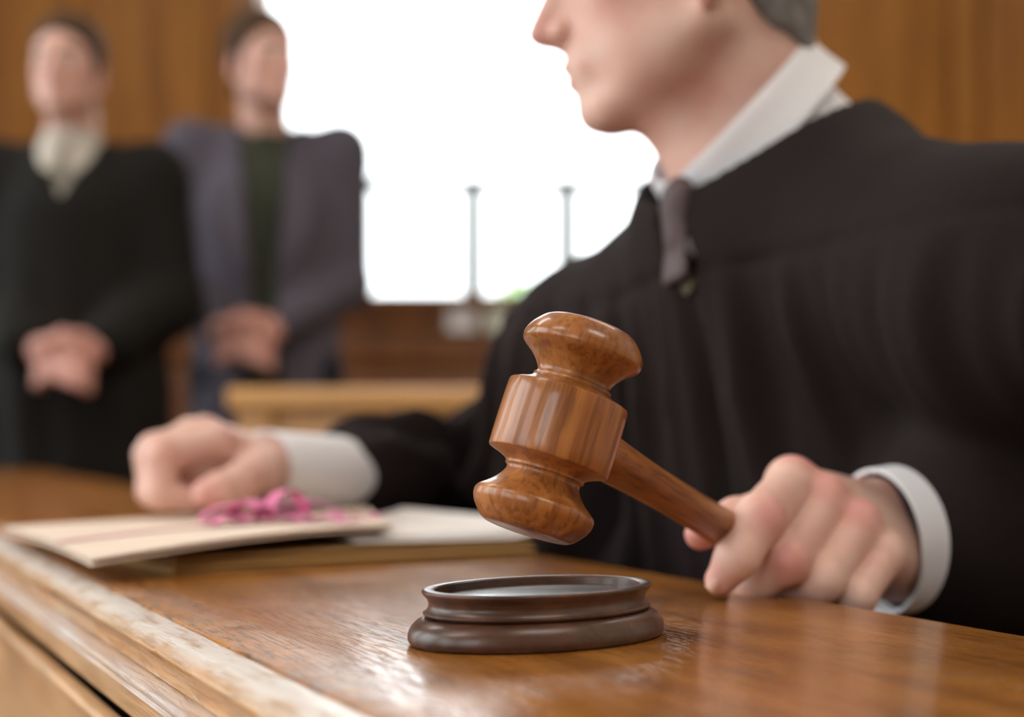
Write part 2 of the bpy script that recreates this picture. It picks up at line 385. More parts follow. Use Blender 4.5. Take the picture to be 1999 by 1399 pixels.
M['desk_edge'] = wood('pale_oak_edge', (0.40, 0.19, 0.06), (0.55, 0.30, 0.12), (0.66, 0.42, 0.22), grain=(5, 90, 90), rough=0.34, pore=0.35, bump=0.0003, porescale=(30, 300, 300), pale=(0.70, 0.64, 0.62), pale_amt=0.5, tintscale=14)  # bead oak streaked with a pale greyish tone
M['nosing'] = wood('worn_oak_nosing_highlit', (0.34, 0.145, 0.035), (0.50, 0.24, 0.075), (0.62, 0.34, 0.14), grain=(5, 90, 90), rough=0.24, pore=0.35, bump=0.0002, porescale=(30, 300, 300), pale=(0.66, 0.48, 0.30), pale_amt=0.1, tintscale=14, spec=0.9, crest=(-0.0060, -0.0016, (0.79, 0.73, 0.68)))  # pale crest mixes worn varnish with a painted highlight
M['gap_shade'] = plain('shade_black_backing', (0.03, 0.013, 0.006), 0.8, 0.2, 30)  # backing coloured near black, standing in for shade in the gap
M['fascia'] = wood('oak_fascia', (0.46, 0.235, 0.095), (0.58, 0.33, 0.16), (0.66, 0.42, 0.23), grain=(4, 50, 50), rough=0.38, pore=0.3, bump=0.0001, tintscale=8)
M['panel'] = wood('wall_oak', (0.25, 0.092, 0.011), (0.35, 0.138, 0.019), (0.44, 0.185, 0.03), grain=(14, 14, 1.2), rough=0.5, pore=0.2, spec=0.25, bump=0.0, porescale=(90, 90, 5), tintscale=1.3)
M['panel_low'] = wood('wall_oak_shaded', (0.11, 0.036, 0.008), (0.17, 0.058, 0.012), (0.23, 0.085, 0.02), grain=(14, 14, 1.2), rough=0.45, pore=0.2, bump=0.0, porescale=(90, 90, 5), tintscale=1.3)  # wall oak darkened to put the shade below the window into its colour
M['rail'] = wood('light_oak', (0.56, 0.27, 0.07), (0.68, 0.35, 0.11), (0.75, 0.42, 0.15), grain=(1.5, 14, 14), rough=0.4, pore=0.2, bump=0.0, porescale=(6, 90, 90), tintscale=2)
M['floor'] = wood('oak_floor', (0.12, 0.05, 0.016), (0.2, 0.09, 0.03), (0.28, 0.13, 0.05), grain=(1.5, 14, 14), rough=0.35, pore=0.25, bump=0.0, tintscale=1.5)
M['plaster'] = plain('cream_plaster', (0.72, 0.68, 0.60), 0.9, 0.03, 3)
M['iron'] = plain('grey_window_bars', (0.10, 0.105, 0.11), 0.5, 0.05)
M['frame'] = wood('window_frame_oak', (0.16, 0.06, 0.014), (0.24, 0.10, 0.024), (0.3, 0.14, 0.036), grain=(14, 14, 1.5), rough=0.4, pore=0.2, bump=0.0)
M['glass'] = glass_mat('window_glass')
M['skin'] = skin('judge_skin', (0.71, 0.465, 0.38), (0.63, 0.345, 0.275))
M['hand'] = skin('hand_skin', (0.60, 0.345, 0.235), (0.50, 0.225, 0.15))
M['skin2'] = skin('standing_skin', (0.66, 0.40, 0.32), (0.58, 0.30, 0.24))
M['nail'] = plain('fingernail', (0.60, 0.35, 0.26), 0.45, 0.03, 60, spec=0.3)
M['eye'] = plain('eye_white', (0.75, 0.72, 0.68), 0.15, 0.0)
M['iris'] = plain('iris', (0.10, 0.12, 0.13), 0.15, 0.0)
M['greyhair'] = plain('grey_hair', (0.165, 0.15, 0.14), 0.7, 0.35, 90, 0.001, spec=0.3)
M['brownhair'] = plain('brown_hair', (0.06, 0.032, 0.016), 0.75, 0.35, 90, 0.001, spec=0.2)
M['robe'] = plain('black_robe', (0.0150, 0.0095, 0.0092), 0.85, 0.12, 300, 0.0002, spec=0.12, sheen=0.0)
M['robe2'] = plain('black_gown', (0.011, 0.010, 0.009), 0.85, 0.1, 60, spec=0.15)
M['shirt'] = plain('white_shirt', (0.80, 0.78, 0.80), 0.8, 0.015, 200, 0.0001, spec=0.2)
M['shirt2'] = plain('ivory_shirt', (0.56, 0.52, 0.45), 0.85, 0.02, 60, spec=0.2)
M['tie'] = plain('plum_tie', (0.075, 0.048, 0.050), 0.55, 0.3, 220, spec=0.3)
M['jacket'] = plain('slate_jacket', (0.088, 0.078, 0.100), 0.85, 0.1, 60, spec=0.15)
M['green'] = plain('dark_green_shirt', (0.04, 0.045, 0.03), 0.85, 0.1, 60, spec=0.2)
M['navy'] = plain('navy_trousers', (0.012, 0.012, 0.018), 0.85, 0.1, 60, spec=0.2)
M['shoe'] = plain('black_leather', (0.012, 0.011, 0.01), 0.3, 0.1, 40)
M['brass'] = plain('dull_brass', (0.06, 0.045, 0.02), 0.5, 0.1, 60, metal=0.8)
M['cream'] = plain('cream_card', (0.70, 0.565, 0.46), 0.8, 0.04, 60)
M['ochre'] = plain('ochre_card', (0.47, 0.27, 0.09), 0.8, 0.06, 60)
M['ochre2'] = plain('olive_card', (0.38, 0.215, 0.07), 0.8, 0.06, 60)
M['paper'] = plain('white_paper', (0.76, 0.70, 0.66), 0.8, 0.02, 60)
M['pink'] = plain('pink_tape', (0.66, 0.16, 0.33), 0.6, 0.12, 120)
M['pinkpale'] = plain('faded_pink_tape', (0.62, 0.30, 0.32), 0.7, 0.08, 120)
M['card1'] = plain('pale_card', (0.66, 0.62, 0.60), 0.8, 0.02, 40)
M['card2'] = plain('pale_green_card', (0.62, 0.64, 0.52), 0.8, 0.02, 40)
def glow(name, col, st):
    m, nt, b = new_mat(name); b.inputs['Base Color'].default_value = (0.8, 0.8, 0.8, 1)
    b.inputs['Emission Color'].default_value = (*col, 1); b.inputs['Emission Strength'].default_value = st; return m
M['diffuser'] = glow('fill_lamp_diffuser', (1.0, 0.93, 0.84), 7.0)  # glow of the added fill lamps
M['white_metal'] = plain('white_enamel', (0.8, 0.8, 0.78), 0.4)
M['leaf'] = plain('hedge_leaf', (0.16, 0.27, 0.10), 0.8, 0.5, 6)

# ------------------------------------------------------------------ the room
fl = box_obj('floor', WALL_L-0.2, WALL_R+0.2, WALL_REAR-0.2, WALL_Y+0.2, -0.1, 0, M['floor']); tag(fl, kind='structure')
ce = box_obj('ceiling', WALL_L-0.2, WALL_R+0.2, WALL_REAR-0.2, WALL_Y+0.2, CEIL, CEIL+0.1, M['plaster']); tag(ce, kind='structure')
def wall_with_holes(name, a0, a1, holes, mapf, mat):
    """wall in (a, z) with rectangular holes; mapf(a0, a1, z0, z1) -> box limits"""
    bm = bmesh.new(); cuts = sorted({a0, a1, *[h[0] for h in holes], *[h[1] for h in holes]})
    for s, e in zip(cuts[:-1], cuts[1:]):
        hh = [h for h in holes if h[0] <= s and h[1] >= e]
        if not hh: box(bm, *mapf(s, e, 0, CEIL))
        else: box(bm, *mapf(s, e, 0, hh[0][2])); box(bm, *mapf(s, e, hh[0][3], CEIL))
    bmesh.ops.remove_doubles(bm, verts=bm.verts[:], dist=1e-5)
    return tag(mesh_bm(name, bm, mat), kind='structure')
wb = wall_with_holes('wall_back', WALL_L-0.2, WALL_R+0.2, [WIN_BACK], lambda a, b, z0, z1: (a, b, WALL_Y, WALL_Y+0.2, z0, z1), M['panel'])
wl = wall_with_holes('wall_left', WALL_REAR, WALL_Y, WIN_LEFT, lambda a, b, z0, z1: (WALL_L-0.2, WALL_L, a, b, z0, z1), M['plaster'])
wr = wall_with_holes('wall_right', WALL_REAR, WALL_Y, [], lambda a, b, z0, z1: (WALL_R, WALL_R+0.2, a, b, z0, z1), M['plaster'])
wq = wall_with_holes('wall_rear', WALL_L-0.2, WALL_R+0.2, WIN_REAR, lambda a, b, z0, z1: (a, b, WALL_REAR-0.2, WALL_REAR, z0, z1), M['plaster'])
# oak panelling on the back wall: stiles, rails and raised panels, each a piece of its own
def panelled(x0, x1, z0, z1, n, mat):
    w = (x1-x0)/n
    for i in range(n+1):
        box_obj('stile', x0+i*w-0.045, x0+i*w+0.045, WALL_Y-0.03, WALL_Y-0.0005, z0, z1, mat, wb, 0.006)
    for i in range(n):
        for a, b in ((z0, z0+0.1), (z1-0.1, z1)):
            box_obj('rail', x0+i*w+0.046, x0+(i+1)*w-0.046, WALL_Y-0.028, WALL_Y-0.0005, a, b, mat, wb, 0.005)
        box_obj('panel', x0+i*w+0.06, x0+(i+1)*w-0.06, WALL_Y-0.016, WALL_Y-0.0005, z0+0.115, z1-0.115, mat, wb, 0.010)
panelled(-2.55, -0.90, 1.235, 3.25, 2, M['panel'])
panelled(0.83, 2.65, 1.235, 3.25, 3, M['panel'])
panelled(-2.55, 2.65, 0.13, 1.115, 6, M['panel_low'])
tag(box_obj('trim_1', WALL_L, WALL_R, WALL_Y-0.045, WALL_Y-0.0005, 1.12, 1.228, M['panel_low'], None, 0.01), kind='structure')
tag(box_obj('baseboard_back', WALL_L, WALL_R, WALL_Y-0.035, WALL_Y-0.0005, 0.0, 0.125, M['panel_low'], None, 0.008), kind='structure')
# the big back window
wn = tag(empty('window_1', (0, WALL_Y, 0)), kind='structure')
def wbox(n, x0, x1, y0, y1, z0, z1, m, bev=0.004): return box_obj(n, x0, x1, y0, y1, z0, z1, m, wn, bev)
bx0, bx1, bz0, bz1 = WIN_BACK
wbox('window_frame', bx0-0.07, bx0, -0.05, 0.06, bz0, bz1+0.07, M['frame']); wbox('window_frame', bx1, bx1+0.07, -0.05, 0.06, bz0, bz1+0.07, M['frame'])
wbox('window_frame', bx0, bx1, -0.05, 0.06, bz1, bz1+0.07, M['frame']); wbox('window_sill', bx0-0.09, bx1+0.09, -0.09, 0.12, bz0-0.03, bz0, M['frame'])
zt = 1.595
bars = [(701-999.5)/FPX*WALL_Y, (923-999.5)/FPX*WALL_Y, (1108-999.5)/FPX*WALL_Y, 0.46]
for i, b in enumerate(bars): wbox('glazing_bar', b-0.031, b+0.031, 0.03, 0.095, bz0, zt-0.0185, M['iron'], 0.003)
wbox('transom', bx0, bx1, 0.03, 0.095, zt-0.018, zt+0.018, M['iron'], 0.003)
edges = [bx0]+bars+[bx1]
for a, b in zip(edges[:-1], edges[1:]): wbox('pane', a+0.0315 if a != bx0 else a, b-0.0315 if b != bx1 else b, 0.064, 0.069, bz0, zt-0.0185, M['glass'], 0)
wbox('pane', bx0, bx1, 0.064, 0.069, zt+0.0185, bz1, M['glass'], 0)
def side_window(name, x0, x1, z0, z1, loc, rz):  # unseen left and rear windows, sized to raise the fill light
    e = tag(empty(name, loc, rz), kind='structure'); f = M['frame']
    for a, b, c, d in ((x0, x0+0.06, z0, z1), (x1-0.06, x1, z0, z1), (x0+0.06, x1-0.06, z0, z0+0.06), (x0+0.06, x1-0.06, z1-0.06, z1)):
        box_obj('window_frame', a, b, -0.05, 0.05, c, d, f, e, 0.004)
    mid = (x0+x1)/2; box_obj('glazing_bar', mid-0.02, mid+0.02, -0.02, 0.02, z0+0.06, z1-0.06, f, e, 0.003)
    box_obj('pane', x0+0.06, mid-0.02, -0.003, 0.003, z0+0.06, z1-0.06, M['glass'], e); box_obj('pane', mid+0.02, x1-0.06, -0.003, 0.003, z0+0.06, z1-0.06, M['glass'], e)
k = 2
for y0, y1, z0, z1 in WIN_LEFT: side_window('window_%d' % k, y0, y1, z0, z1, (WALL_L-0.08, 0, 0), math.pi/2); k += 1
for x0, x1, z0, z1 in WIN_REAR: side_window('window_%d' % k, x0, x1, z0, z1, (0, WALL_REAR-0.08, 0), 0); k += 1

# unseen ceiling lamps, added to brighten the room
for i, (lx, ly, wh) in enumerate(((-1.45, 0.0, 'over the front left of the room'), (1.35, 0.0, 'over the front right of the room'), (-1.45, 2.7, 'over the standing people'), (1.35, 2.7, 'over the back right of the room'))):
    lp = empty('added_fill_lamp', (lx, ly, CEIL), 0, 'unseen rectangular fill lamp added on the ceiling '+wh, 'lamp', 'added fill lamps')
    box_obj('diffuser', -0.62, 0.62, -0.30, 0.30, -0.075, -0.045, M['diffuser'], lp, 0.006)
    for a in ((-0.66, -0.622, -0.34, 0.34), (0.622, 0.66, -0.34, 0.34), (-0.6215, 0.6215, -0.34, -0.302), (-0.6215, 0.6215, 0.302, 0.34)): box_obj('frame', *a, -0.08, -0.001, M['white_metal'], lp, 0.003)
    box_obj('housing', -0.6215, 0.6215, -0.3015, 0.3015, -0.04, -0.001, M['white_metal'], lp)

# ------------------------------------------------------------------ the judge's bench
DA = math.atan2(0.906, -0.4226); DV = V3(-0.4226, 0.906, 0); NV = V3(0.906, 0.4226, 0)
p0 = NV*0.154
bench = empty('judge_bench', (p0[0], p0[1], DESK), DA, 'long varnished oak bench the judge leans on, with a worn moulded edge and a highlight coloured onto its crest', 'bench')
T0, T1 = -0.55, 3.33
top = [(-0.331, -0.001), (-0.329, 0), (-0.0135, 0), (-0.0128, -0.0006), (-0.0121, -0.0008), (-0.0120, -0.0200), (-0.331, -0.0200)]
nose = [(-0.0119, -0.0200), (-0.0119, -0.0008)]+[tuple(p) for p in spline([(-0.0110, -0.0003), (-0.0045, -0.0006), (0.0005, -0.0014), (0.0050, -0.0035), (0.0075, -0.0068), (0.0070, -0.0095), (0.0045, -0.0130), (0.0030, -0.0170), (0.0034, -0.0198)], 5)]
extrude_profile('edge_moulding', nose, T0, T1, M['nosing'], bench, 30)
extrude_profile('desktop', top, T0, T1, M['desk'], bench, 30)
bead = [tuple(p) for p in spline([(-0.06, -0.0204), (0.0055, -0.0206), (0.0098, -0.0222), (0.0112, -0.0248), (0.0100, -0.0272), (0.0050, -0.0290), (-0.06, -0.0291)], 5)]
extrude_profile('edge_bead', bead, T0, T1, M['desk_edge'], bench, 40)
extrude_profile('fascia_board', [(-0.03, -0.0293), (0.0045, -0.0293), (0.0052, -0.031), (0.0060, -0.0435), (0.0050, -0.0452), (-0.03, -0.0452)], T0, T1, M['fascia'], bench, 40)
low = [(0.0005, -0.0540)]+[tuple(p) for p in spline([(0.0030, -0.0537), (0.0070, -0.0550), (0.0090, -0.0580), (0.0085, -0.0620), (0.0070, -0.0700), (0.0070, -0.0800)], 5)]+[(0.0070, -0.14), (0.0005, -0.14)]
extrude_profile('front_rail', low, T0, T1, M['fascia'], bench, 40)
box_obj('backing_board', T0, T1, -0.30, -0.07, -0.7, -0.0205, M['gap_shade'], bench)
w = (T1-T0)/5
for i in range(5):
    box_obj('front_panel', T0+i*w+0.04, T0+(i+1)*w-0.04, -0.0195, -0.004, -0.60, -0.142, M['fascia'], bench, 0.006)
for i in range(6):
    box_obj('front_stile', T0+i*w-0.039, T0+i*w+0.039, -0.0195, 0.006, -0.60, -0.142, M['fascia'], bench, 0.004)
box_obj('plinth', T0, T1, -0.0195, 0.012, -DESK, -0.602, M['fascia'], bench, 0.005)

# ------------------------------------------------------------------ sound block
bc = at(1053, 1245, 0.667); bc[2] = DESK
# oval seen cornerwise: its long axis runs from lower left to upper right of the desk
sb_r = lambda s: [(5.3*s, 0.0), (5.46*s, 0.12), (5.5*s, 0.34), (5.42*s, 0.66), (5.22*s, 0.92), (4.98*s, 1.08), (4.80*s, 1.13)]
blk = empty('sound_block', tuple(bc), 0, 'dark oval wooden sound block with a recessed top, under the gavel', 'sound block')
aa, bb, ph = 1.13, 0.76, R(40)
def oval(a):
    # radius scale of an ellipse with semi-axes aa, bb turned by ph
    return aa*bb/math.sqrt((bb*math.cos(a-ph))**2+(aa*math.sin(a-ph))**2)
cm = lambda L: [(r*0.01, z*0.01) for r, z in L]
lathe('base', cm([(0.01, 0.0)]+[tuple(p) for p in spline([(5.25, 0.0), (5.42, 0.10), (5.5, 0.34), (5.42, 0.66), (5.22, 0.92), (4.98, 1.07), (4.78, 1.12)], 5)]+[(4.70, 1.14), (0.01, 1.14)]), M['block'], blk, 128, oval, 40)
lathe('rim', cm([(0.01, 1.145), (4.70, 1.145), (4.80, 1.19)]+[tuple(p) for p in spline([(4.86, 1.24), (4.88, 1.32), (4.78, 1.38), (4.68, 1.52), (4.64, 1.66), (4.70, 1.84), (4.82, 2.0), (4.91, 2.12), (4.92, 2.2), (4.86, 2.26), (4.76, 2.28)], 5)]
      + [(4.48, 2.26), (4.40, 2.2), (4.36, 1.85), (0.01, 1.85)]), M['block'], blk, 128, oval, 35)
lathe('inset_disc', cm([(0.01, 1.852), (4.33, 1.852), (4.33, 1.90), (4.25, 1.93), (0.01, 1.94)]), M['inset'], blk, 128, oval, 35)

# ------------------------------------------------------------------ gavel
hc = at(1090, 836, 0.662)                        # centre of the head
grip = at(1430, 1042, 0.838)
h = grip-hc; h /= np.linalg.norm(h)
a_img = V3(0.318, 0, 1.0); ay = -(a_img@h)/h[1]; ax = V3(a_img[0], ay, 1.0); ax /= np.linalg.norm(ax)
side = np.cross(ax, h)
GM = Matrix(((h[0], side[0], ax[0], hc[0]), (h[1], side[1], ax[1], hc[1]), (h[2], side[2], ax[2], hc[2]), (0, 0, 0, 1)))
gav = empty('gavel'); gav.matrix_world = GM
tag(gav, 'polished walnut gavel held above the sound block', 'gavel')
U = 0.0000776
half = [(0, 603), (120, 600), (215, 591), (248, 580), (272, 562), (312, 516), (333, 474), (337, 446), (334, 430), (322, 414), (296, 393), (267, 370), (242, 344), (222, 317), (208, 290), (207, 272), (213, 262), (221, 258), (221, 246), (228, 236), (250, 222), (285, 207), (318, 196), (333, 190)]
sp = spline([(r, t) for r, t in half], 5)
barrel = [(337, 180), (339, 120), (340, 0), (339, -120), (337, -180)]
prof = [(max(r, 0.05)*U, t*U) for r, t in sp]+[(r*U, t*U) for r, t in barrel]+[(max(r, 0.05)*U, -t*U) for r, t in sp[::-1]]
head = lathe('head', prof, M['gavel'], gav, 96, smooth_angle=28)
# handle along local x, rooted in the barrel
hp = spline([(0.5, 0.86), (2.5, 0.90), (2.95, 0.92), (3.6, 0.99), (4.6, 1.06), (6.0, 1.03), (8.5, 0.96), (12.0, 0.92), (16, 0.95), (20, 1.02), (24.5, 1.10), (26.2, 1.08), (27.0, 0.92), (27.3, 0.5), (27.35, 0.05)], 5)
HM = Matrix(((0, 0, 1, 0), (1, 0, 0, 0), (0, 1, 0, 0), (0, 0, 0, 1)))
lathe('handle', [(max(r, 0.02)*0.01, x*0.01) for x, r in hp], M['handle'], gav, 48, M=HM, smooth_angle=60)

# ------------------------------------------------------------------ people: heads
def head_sdf(q):
    """centimetres; face looks along +x, y to its left, z up, origin between the ears"""
    s = q.copy(); s[:, 1] = np.abs(s[:, 1])
    d = smin(ell(q, (-0.7, 0, 4.2), (8.9, 7.4, 8.0)), ell(q, (3.4, 0, -1.5), (5.5, 5.6, 8.0)), 2.5)
    d = smin(d, cone(s, (0.2, 4.9, -5.2), (7.7, 1.6, -9.0), 1.8, 1.5), 2.0)
    d = smin(d, ball(q, (8.5, 0, -8.9), 1.55), 1.2)
    d = smin(d, ell(q, (7.5, 0, -5.6), (2.7, 2.9, 3.1)), 1.4)
    d = smin(d, cone(q, (9.3, 0, -3.9), (10.8, 0, -3.1), 0.75, 0.55), 0.6)
    d = smin(d, cone(s, (7.9, 0.6, 2.7), (6.2, 4.2, 2.7), 0.95, 0.8), 1.2)
    d = smin(d, ball(s, (5.3, 4.2, -1.2), 1.9), 1.6)
    d = smin(d, ell(s, (3.6, 3.2, -5.2), (3.4, 2.6, 3.6)), 2.0)
    d = smax(d, -ball(s, (9.4, 3.1, 1.0), 1.5), 0.9)
    d = smin(d, ball(s, (7.35, 3.1, 1.0), 1.25), 0.35)
    d = smin(d, cone(q, (7.6, 0, 1.4), (9.6, 0, -2.7), 0.85, 1.15), 0.9)
    d = smin(d, cone(q, (8.4, 0, 1.9), (11.5, 0, -2.5), 0.75, 0.88), 0.9)
    d = smin(d, ball(s, (10.0, 1.15, -2.95), 0.72), 0.6)
    d = smin(d, lips(s), 0.3)
    e = s.copy(); e[:, 1] -= 7.15; e[:, 2] += 1.5; cb, sb = math.cos(R(18)), math.sin(R(18))
    ex = e[:, 0]*cb+e[:, 1]*sb; ey = -e[:, 0]*sb+e[:, 1]*cb; E = np.stack([ex, ey, e[:, 2]], 1)
    ear = ell(E, (-0.8, 0.45, -0.2), (1.75, 0.65, 2.95)); ear = smax(ear, -ell(E, (-0.5, 1.05, 0.2), (1.1, 0.6, 1.9)), 0.3)
    ear = smin(ear, ball(E, (0.0, 0.25, -3.0), 0.75), 0.5)
    return smin(d, ear, 0.5)
def lips(s):
    up = cone(s, (10.0, 0, -5.35), (8.7, 2.4, -5.95), 0.55, 0.22); lo = cone(s, (9.8, 0, -6.6), (8.6, 2.3, -6.2), 0.6, 0.25)
    return np.minimum(up, lo)
def flush_head(q):
    s = q.copy(); s[:, 1] = np.abs(s[:, 1])
    a = np.clip(1-(lips(s)-0.02)/0.12, 0, 1)
    b = 0.55*np.clip(1-ball(q, (11.2, 0, -2.5), 0.6)/1.4, 0, 1)
    c = 0.35*np.clip(1-ball(s, (6.0, 4.8, -1.8), 1.0)/2.2, 0, 1)+0.5*np.clip(1-np.abs(s[:, 1]-7.6)/1.0, 0, 1)*(np.abs(s[:, 0]) < 2.6)
    return np.maximum(np.maximum(a, b), c)
def hair_sdf(q, thick=0.55):
    sh = ell(q, (-0.9, 0, 4.4), (8.9+thick, 7.4+thick*0.8, 8.0+thick))
    sh = smin(sh, cone(q, (-3.7, 0, 1), (-2.5, 0, -6.6), 5.5+thick*0.5, 4.9), 2.5)
    c1 = 0.75*(q[:, 0]-6.3)-0.66*(q[:, 2]-5.6)
    c2 = smax((q[:, 0]+2.1)*0.85-(q[:, 2]+3.6)*0.50, -q[:, 2]-7.4, 1.5); c3 = np.maximum(q[:, 0]-1.7, -(q[:, 2]+0.6))
    return smax(sh, np.minimum(np.minimum(c1, c2), c3), 0.6)
def frame_from(facing, pitch, roll=0.0):
    """columns: local x (face), y (left), z (up) in world"""
    f = np.array([facing[0], facing[1], 0.0]); f /= np.linalg.norm(f); l = np.array([-f[1], f[0], 0]); u = V3(0, 0, 1)
    c, s = math.cos(pitch), math.sin(pitch); f2 = f*c-u*s; u2 = u*c+f*s
    c, s = math.cos(roll), math.sin(roll); l2 = l*c+u2*s; u3 = u2*c-l*s
    return np.stack([f2, l2, u3], 1)
def eyes(parent, o, Rm, M_, hairm=None):
    for s in (1, -1):
        if hairm:
            fb = lambda P, s=s: (lambda q: smin(cone(q, (8.95, 1.3*s, 2.9), (8.3, 3.3*s, 3.35), 0.30, 0.30), cone(q, (8.3, 3.3*s, 3.35), (6.9, 4.9*s, 2.9), 0.30, 0.16), 0.2))(((P-o)@Rm)*100)*0.01
            c = o+Rm@(V3(8.0, 3.1*s, 3.0)*0.01); sdf_obj('eyebrow', fb, c-0.032, c+0.032, 0.0014, hairm, parent)
        c = o+Rm@(V3(7.62, 3.1*s, 1.0)*0.01)
        mm = Matrix(((Rm[0, 1], Rm[0, 2], Rm[0, 0], c[0]), (Rm[1, 1], Rm[1, 2], Rm[1, 0], c[1]), (Rm[2, 1], Rm[2, 2], Rm[2, 0], c[2]), (0, 0, 0, 1)))
        an = np.linspace(0.02, math.pi-0.02, 14); e = lathe('eye', [(0.0115*math.sin(t), -0.0115*math.cos(t)) for t in an], M['eye'], parent, 20, M=mm, smooth_angle=80)
        an = np.linspace(0.02, 0.5, 5); lathe('iris', [(0.0119*math.sin(t), 0.0119*math.cos(t)) for t in an], M['iris'], e, 16, M=mm, smooth_angle=80, closed_ends=False)
def hand_sdf(P, fingers, palm, kf=0.0025, kp=0.007):
    df = None
    for fg in fingers:
        c = chain(P, fg, 0.005); df = c if df is None else smin(df, c, kf)
    dp = None
    for a, b, ra, rb in palm:
        c = cone(P, a, b, ra, rb); dp = c if dp is None else smin(dp, c, 0.012)
    return smin(dp, df, kp)
def bounds(pts, pad):
    p = np.array(pts); return p.min(0)-pad, p.max(0)+pad

# ------------------------------------------------------------------ the judge
JL = V3(0.4226, -0.906, 0); JF = V3(-0.906, -0.4226, 0)
judge = empty('person', (0.33, 1.22, 0), 0, 'person in a black robe, white collar and plum tie, seated and holding the gavel', 'person')
JO = np.array([0.33, 1.22, 0.0])
def J(o): 
    o.location = tuple(-JO); return o
# head
HR = frame_from((-1.0, 0.10), R(12))
HO = at(1030, 75, 1.125)-HR@(V3(12.4, 0, -2.6)*0.01)
toH = lambda P: ((P-HO)@HR)*100
CB, CF = at(1548, 92, 1.145), at(1318, 350, 1.095)          # collar ring, back and front
CC = (CB+CF)/2; cf = (CF-CB)/np.linalg.norm(CF-CB)
cl = JL-cf*(JL@cf); cl /= np.linalg.norm(cl); cu = np.cross(cf, cl); cu /= np.linalg.norm(cu)
if cu[2] < 0: cu = -cu
cn = V3(0.12, -0.99, 0); cn = cn-cf*(cn@cf); cn /= np.linalg.norm(cn)   # the head is turned, so the collar stands off on the far side
neck_hi = HO+HR@(V3(-1.6, 0, -3.0)*0.01); neck_lo = CC-cu*0.05-cf*0.004
def f_head(P):
    d = head_sdf(toH(P))*0.01
    nk = cone(P, neck_hi, neck_lo, 0.052, 0.052)
    th = cone(P, HO+HR@(V3(4.2, 0, -9.2)*0.01), CF-cu*0.02-cf*0.022, 0.020, 0.026)
    return smin(smin(d, nk, 0.02), th, 0.03)
lo, hi = bounds([HO+V3(-0.135, -0.11, -0.12), HO+V3(0.11, 0.11, 0.135), neck_lo, CF], 0.03)
parts = []
v, q = surface(f_head, lo, hi, 0.0022); parts.append((relax(v, q, 1), q))
# left hand, closed around the gavel handle
def pr(x, y, Y, r): return (at(x, y, Y), r)
g_index = [pr(1545, 950, 0.872, 0.0140), pr(1484, 1012, 0.824, 0.0132), pr(1440, 1086, 0.812, 0.0112), pr(1407, 1132, 0.815, 0.0084)]
g_mid = [pr(1608, 985, 0.872, 0.0140), pr(1535, 1092, 0.828, 0.0128), pr(1482, 1132, 0.836, 0.0106), pr(1452, 1140, 0.846, 0.0086)]
g_ring = [pr(1672, 1030, 0.870, 0.0132), pr(1604, 1130, 0.834, 0.0120), pr(1548, 1152, 0.852, 0.0100), pr(1520, 1150, 0.866, 0.0084)]
g_pink = [pr(1722, 1086, 0.870, 0.0118), pr(1672, 1162, 0.842, 0.0106), pr(1626, 1176, 0.856, 0.0090), pr(1600, 1172, 0.870, 0.0076)]
g_thumb = [pr(1600, 1010, 0.915, 0.0150), pr(1505, 992, 0.880, 0.0120), pr(1436, 1010, 0.848, 0.0104), pr(1368, 1042, 0.830, 0.0086)]
wr1, wr2 = at(1715, 1015, 0.945), at(1745, 1095, 0.935)
g_palm = [(g_index[0][0], wr1, 0.0132, 0.021), (g_mid[0][0], (wr1*0.65+wr2*0.35), 0.0136, 0.022), (g_ring[0][0], (wr1*0.3+wr2*0.7), 0.0130, 0.022), (g_pink[0][0], wr2, 0.0120, 0.021),
          (g_thumb[0][0], wr1, 0.0150, 0.020)]
welb = V3(0.465, 1.03, CZ-0.045); wc = (wr1+wr2)/2
g_palm += [(wr1, wr1+(welb-wc)*0.5, 0.021, 0.030), (wr2, wr2+(welb-wc)*0.5, 0.021, 0.030)]
knobs = [(g_mid[0][0]+V3(0.000, -0.004, 0.006), 0.0105), (g_ring[0][0]+V3(0.001, -0.004, 0.005), 0.0100), (g_pink[0][0]+V3(0.001, -0.004, 0.004), 0.0088), (g_index[0][0]+V3(0, 0, 0.005), 0.0115)]
def f_lhand(P):
    d = hand_sdf(P, [g_index, g_mid, g_ring, g_pink, g_thumb], g_palm, 0.0012, 0.006)
    for c, r in knobs: d = smin(d, ball(P, c, r), 0.008)
    return d
lo, hi = bounds([p for f in (g_index, g_mid, g_ring, g_pink, g_thumb) for p, r in f]+[wr1+(welb-wc)*0.35, wr2+(welb-wc)*0.35], 0.024)
v, q = surface(f_lhand, lo, hi, 0.0012); parts.append((relax(v, q, 2), q))
# right hand, a loose fist on the folders
YR = 1.085
r_index = [pr(425, 862, 1.238, 0.0138), pr(318, 888, 1.210, 0.0134), pr(312, 962, 1.207, 0.0119), pr(372, 975, 1.215, 0.0097)]
r_mid = [pr(400, 846, 1.267, 0.0138), pr(302, 878, 1.244, 0.0132), pr(300, 958, 1.242, 0.0117), pr(360, 972, 1.250, 0.0095)]
r_ring = [pr(372, 848, 1.296, 0.0132), pr(292, 888, 1.276, 0.0123), pr(294, 960, 1.274, 0.0110), pr(345, 974, 1.281, 0.0092)]
r_pink = [pr(350, 862, 1.322, 0.0119), pr(290, 905, 1.304, 0.0108), pr(296, 965, 1.302, 0.0097), pr(336, 976, 1.309, 0.0084)]
r_thumb = [pr(510, 915, 1.238, 0.0165), pr(470, 940, 1.210, 0.0143), pr(430, 955, 1.193, 0.0127), pr(402, 962, 1.187, 0.0108)]
rw1, rw2 = at(535, 916, 1.277), at(528, 914, 1.302)
relb = V3(-0.005, 1.50, CZ-0.052); rwc = (rw1+rw2)/2
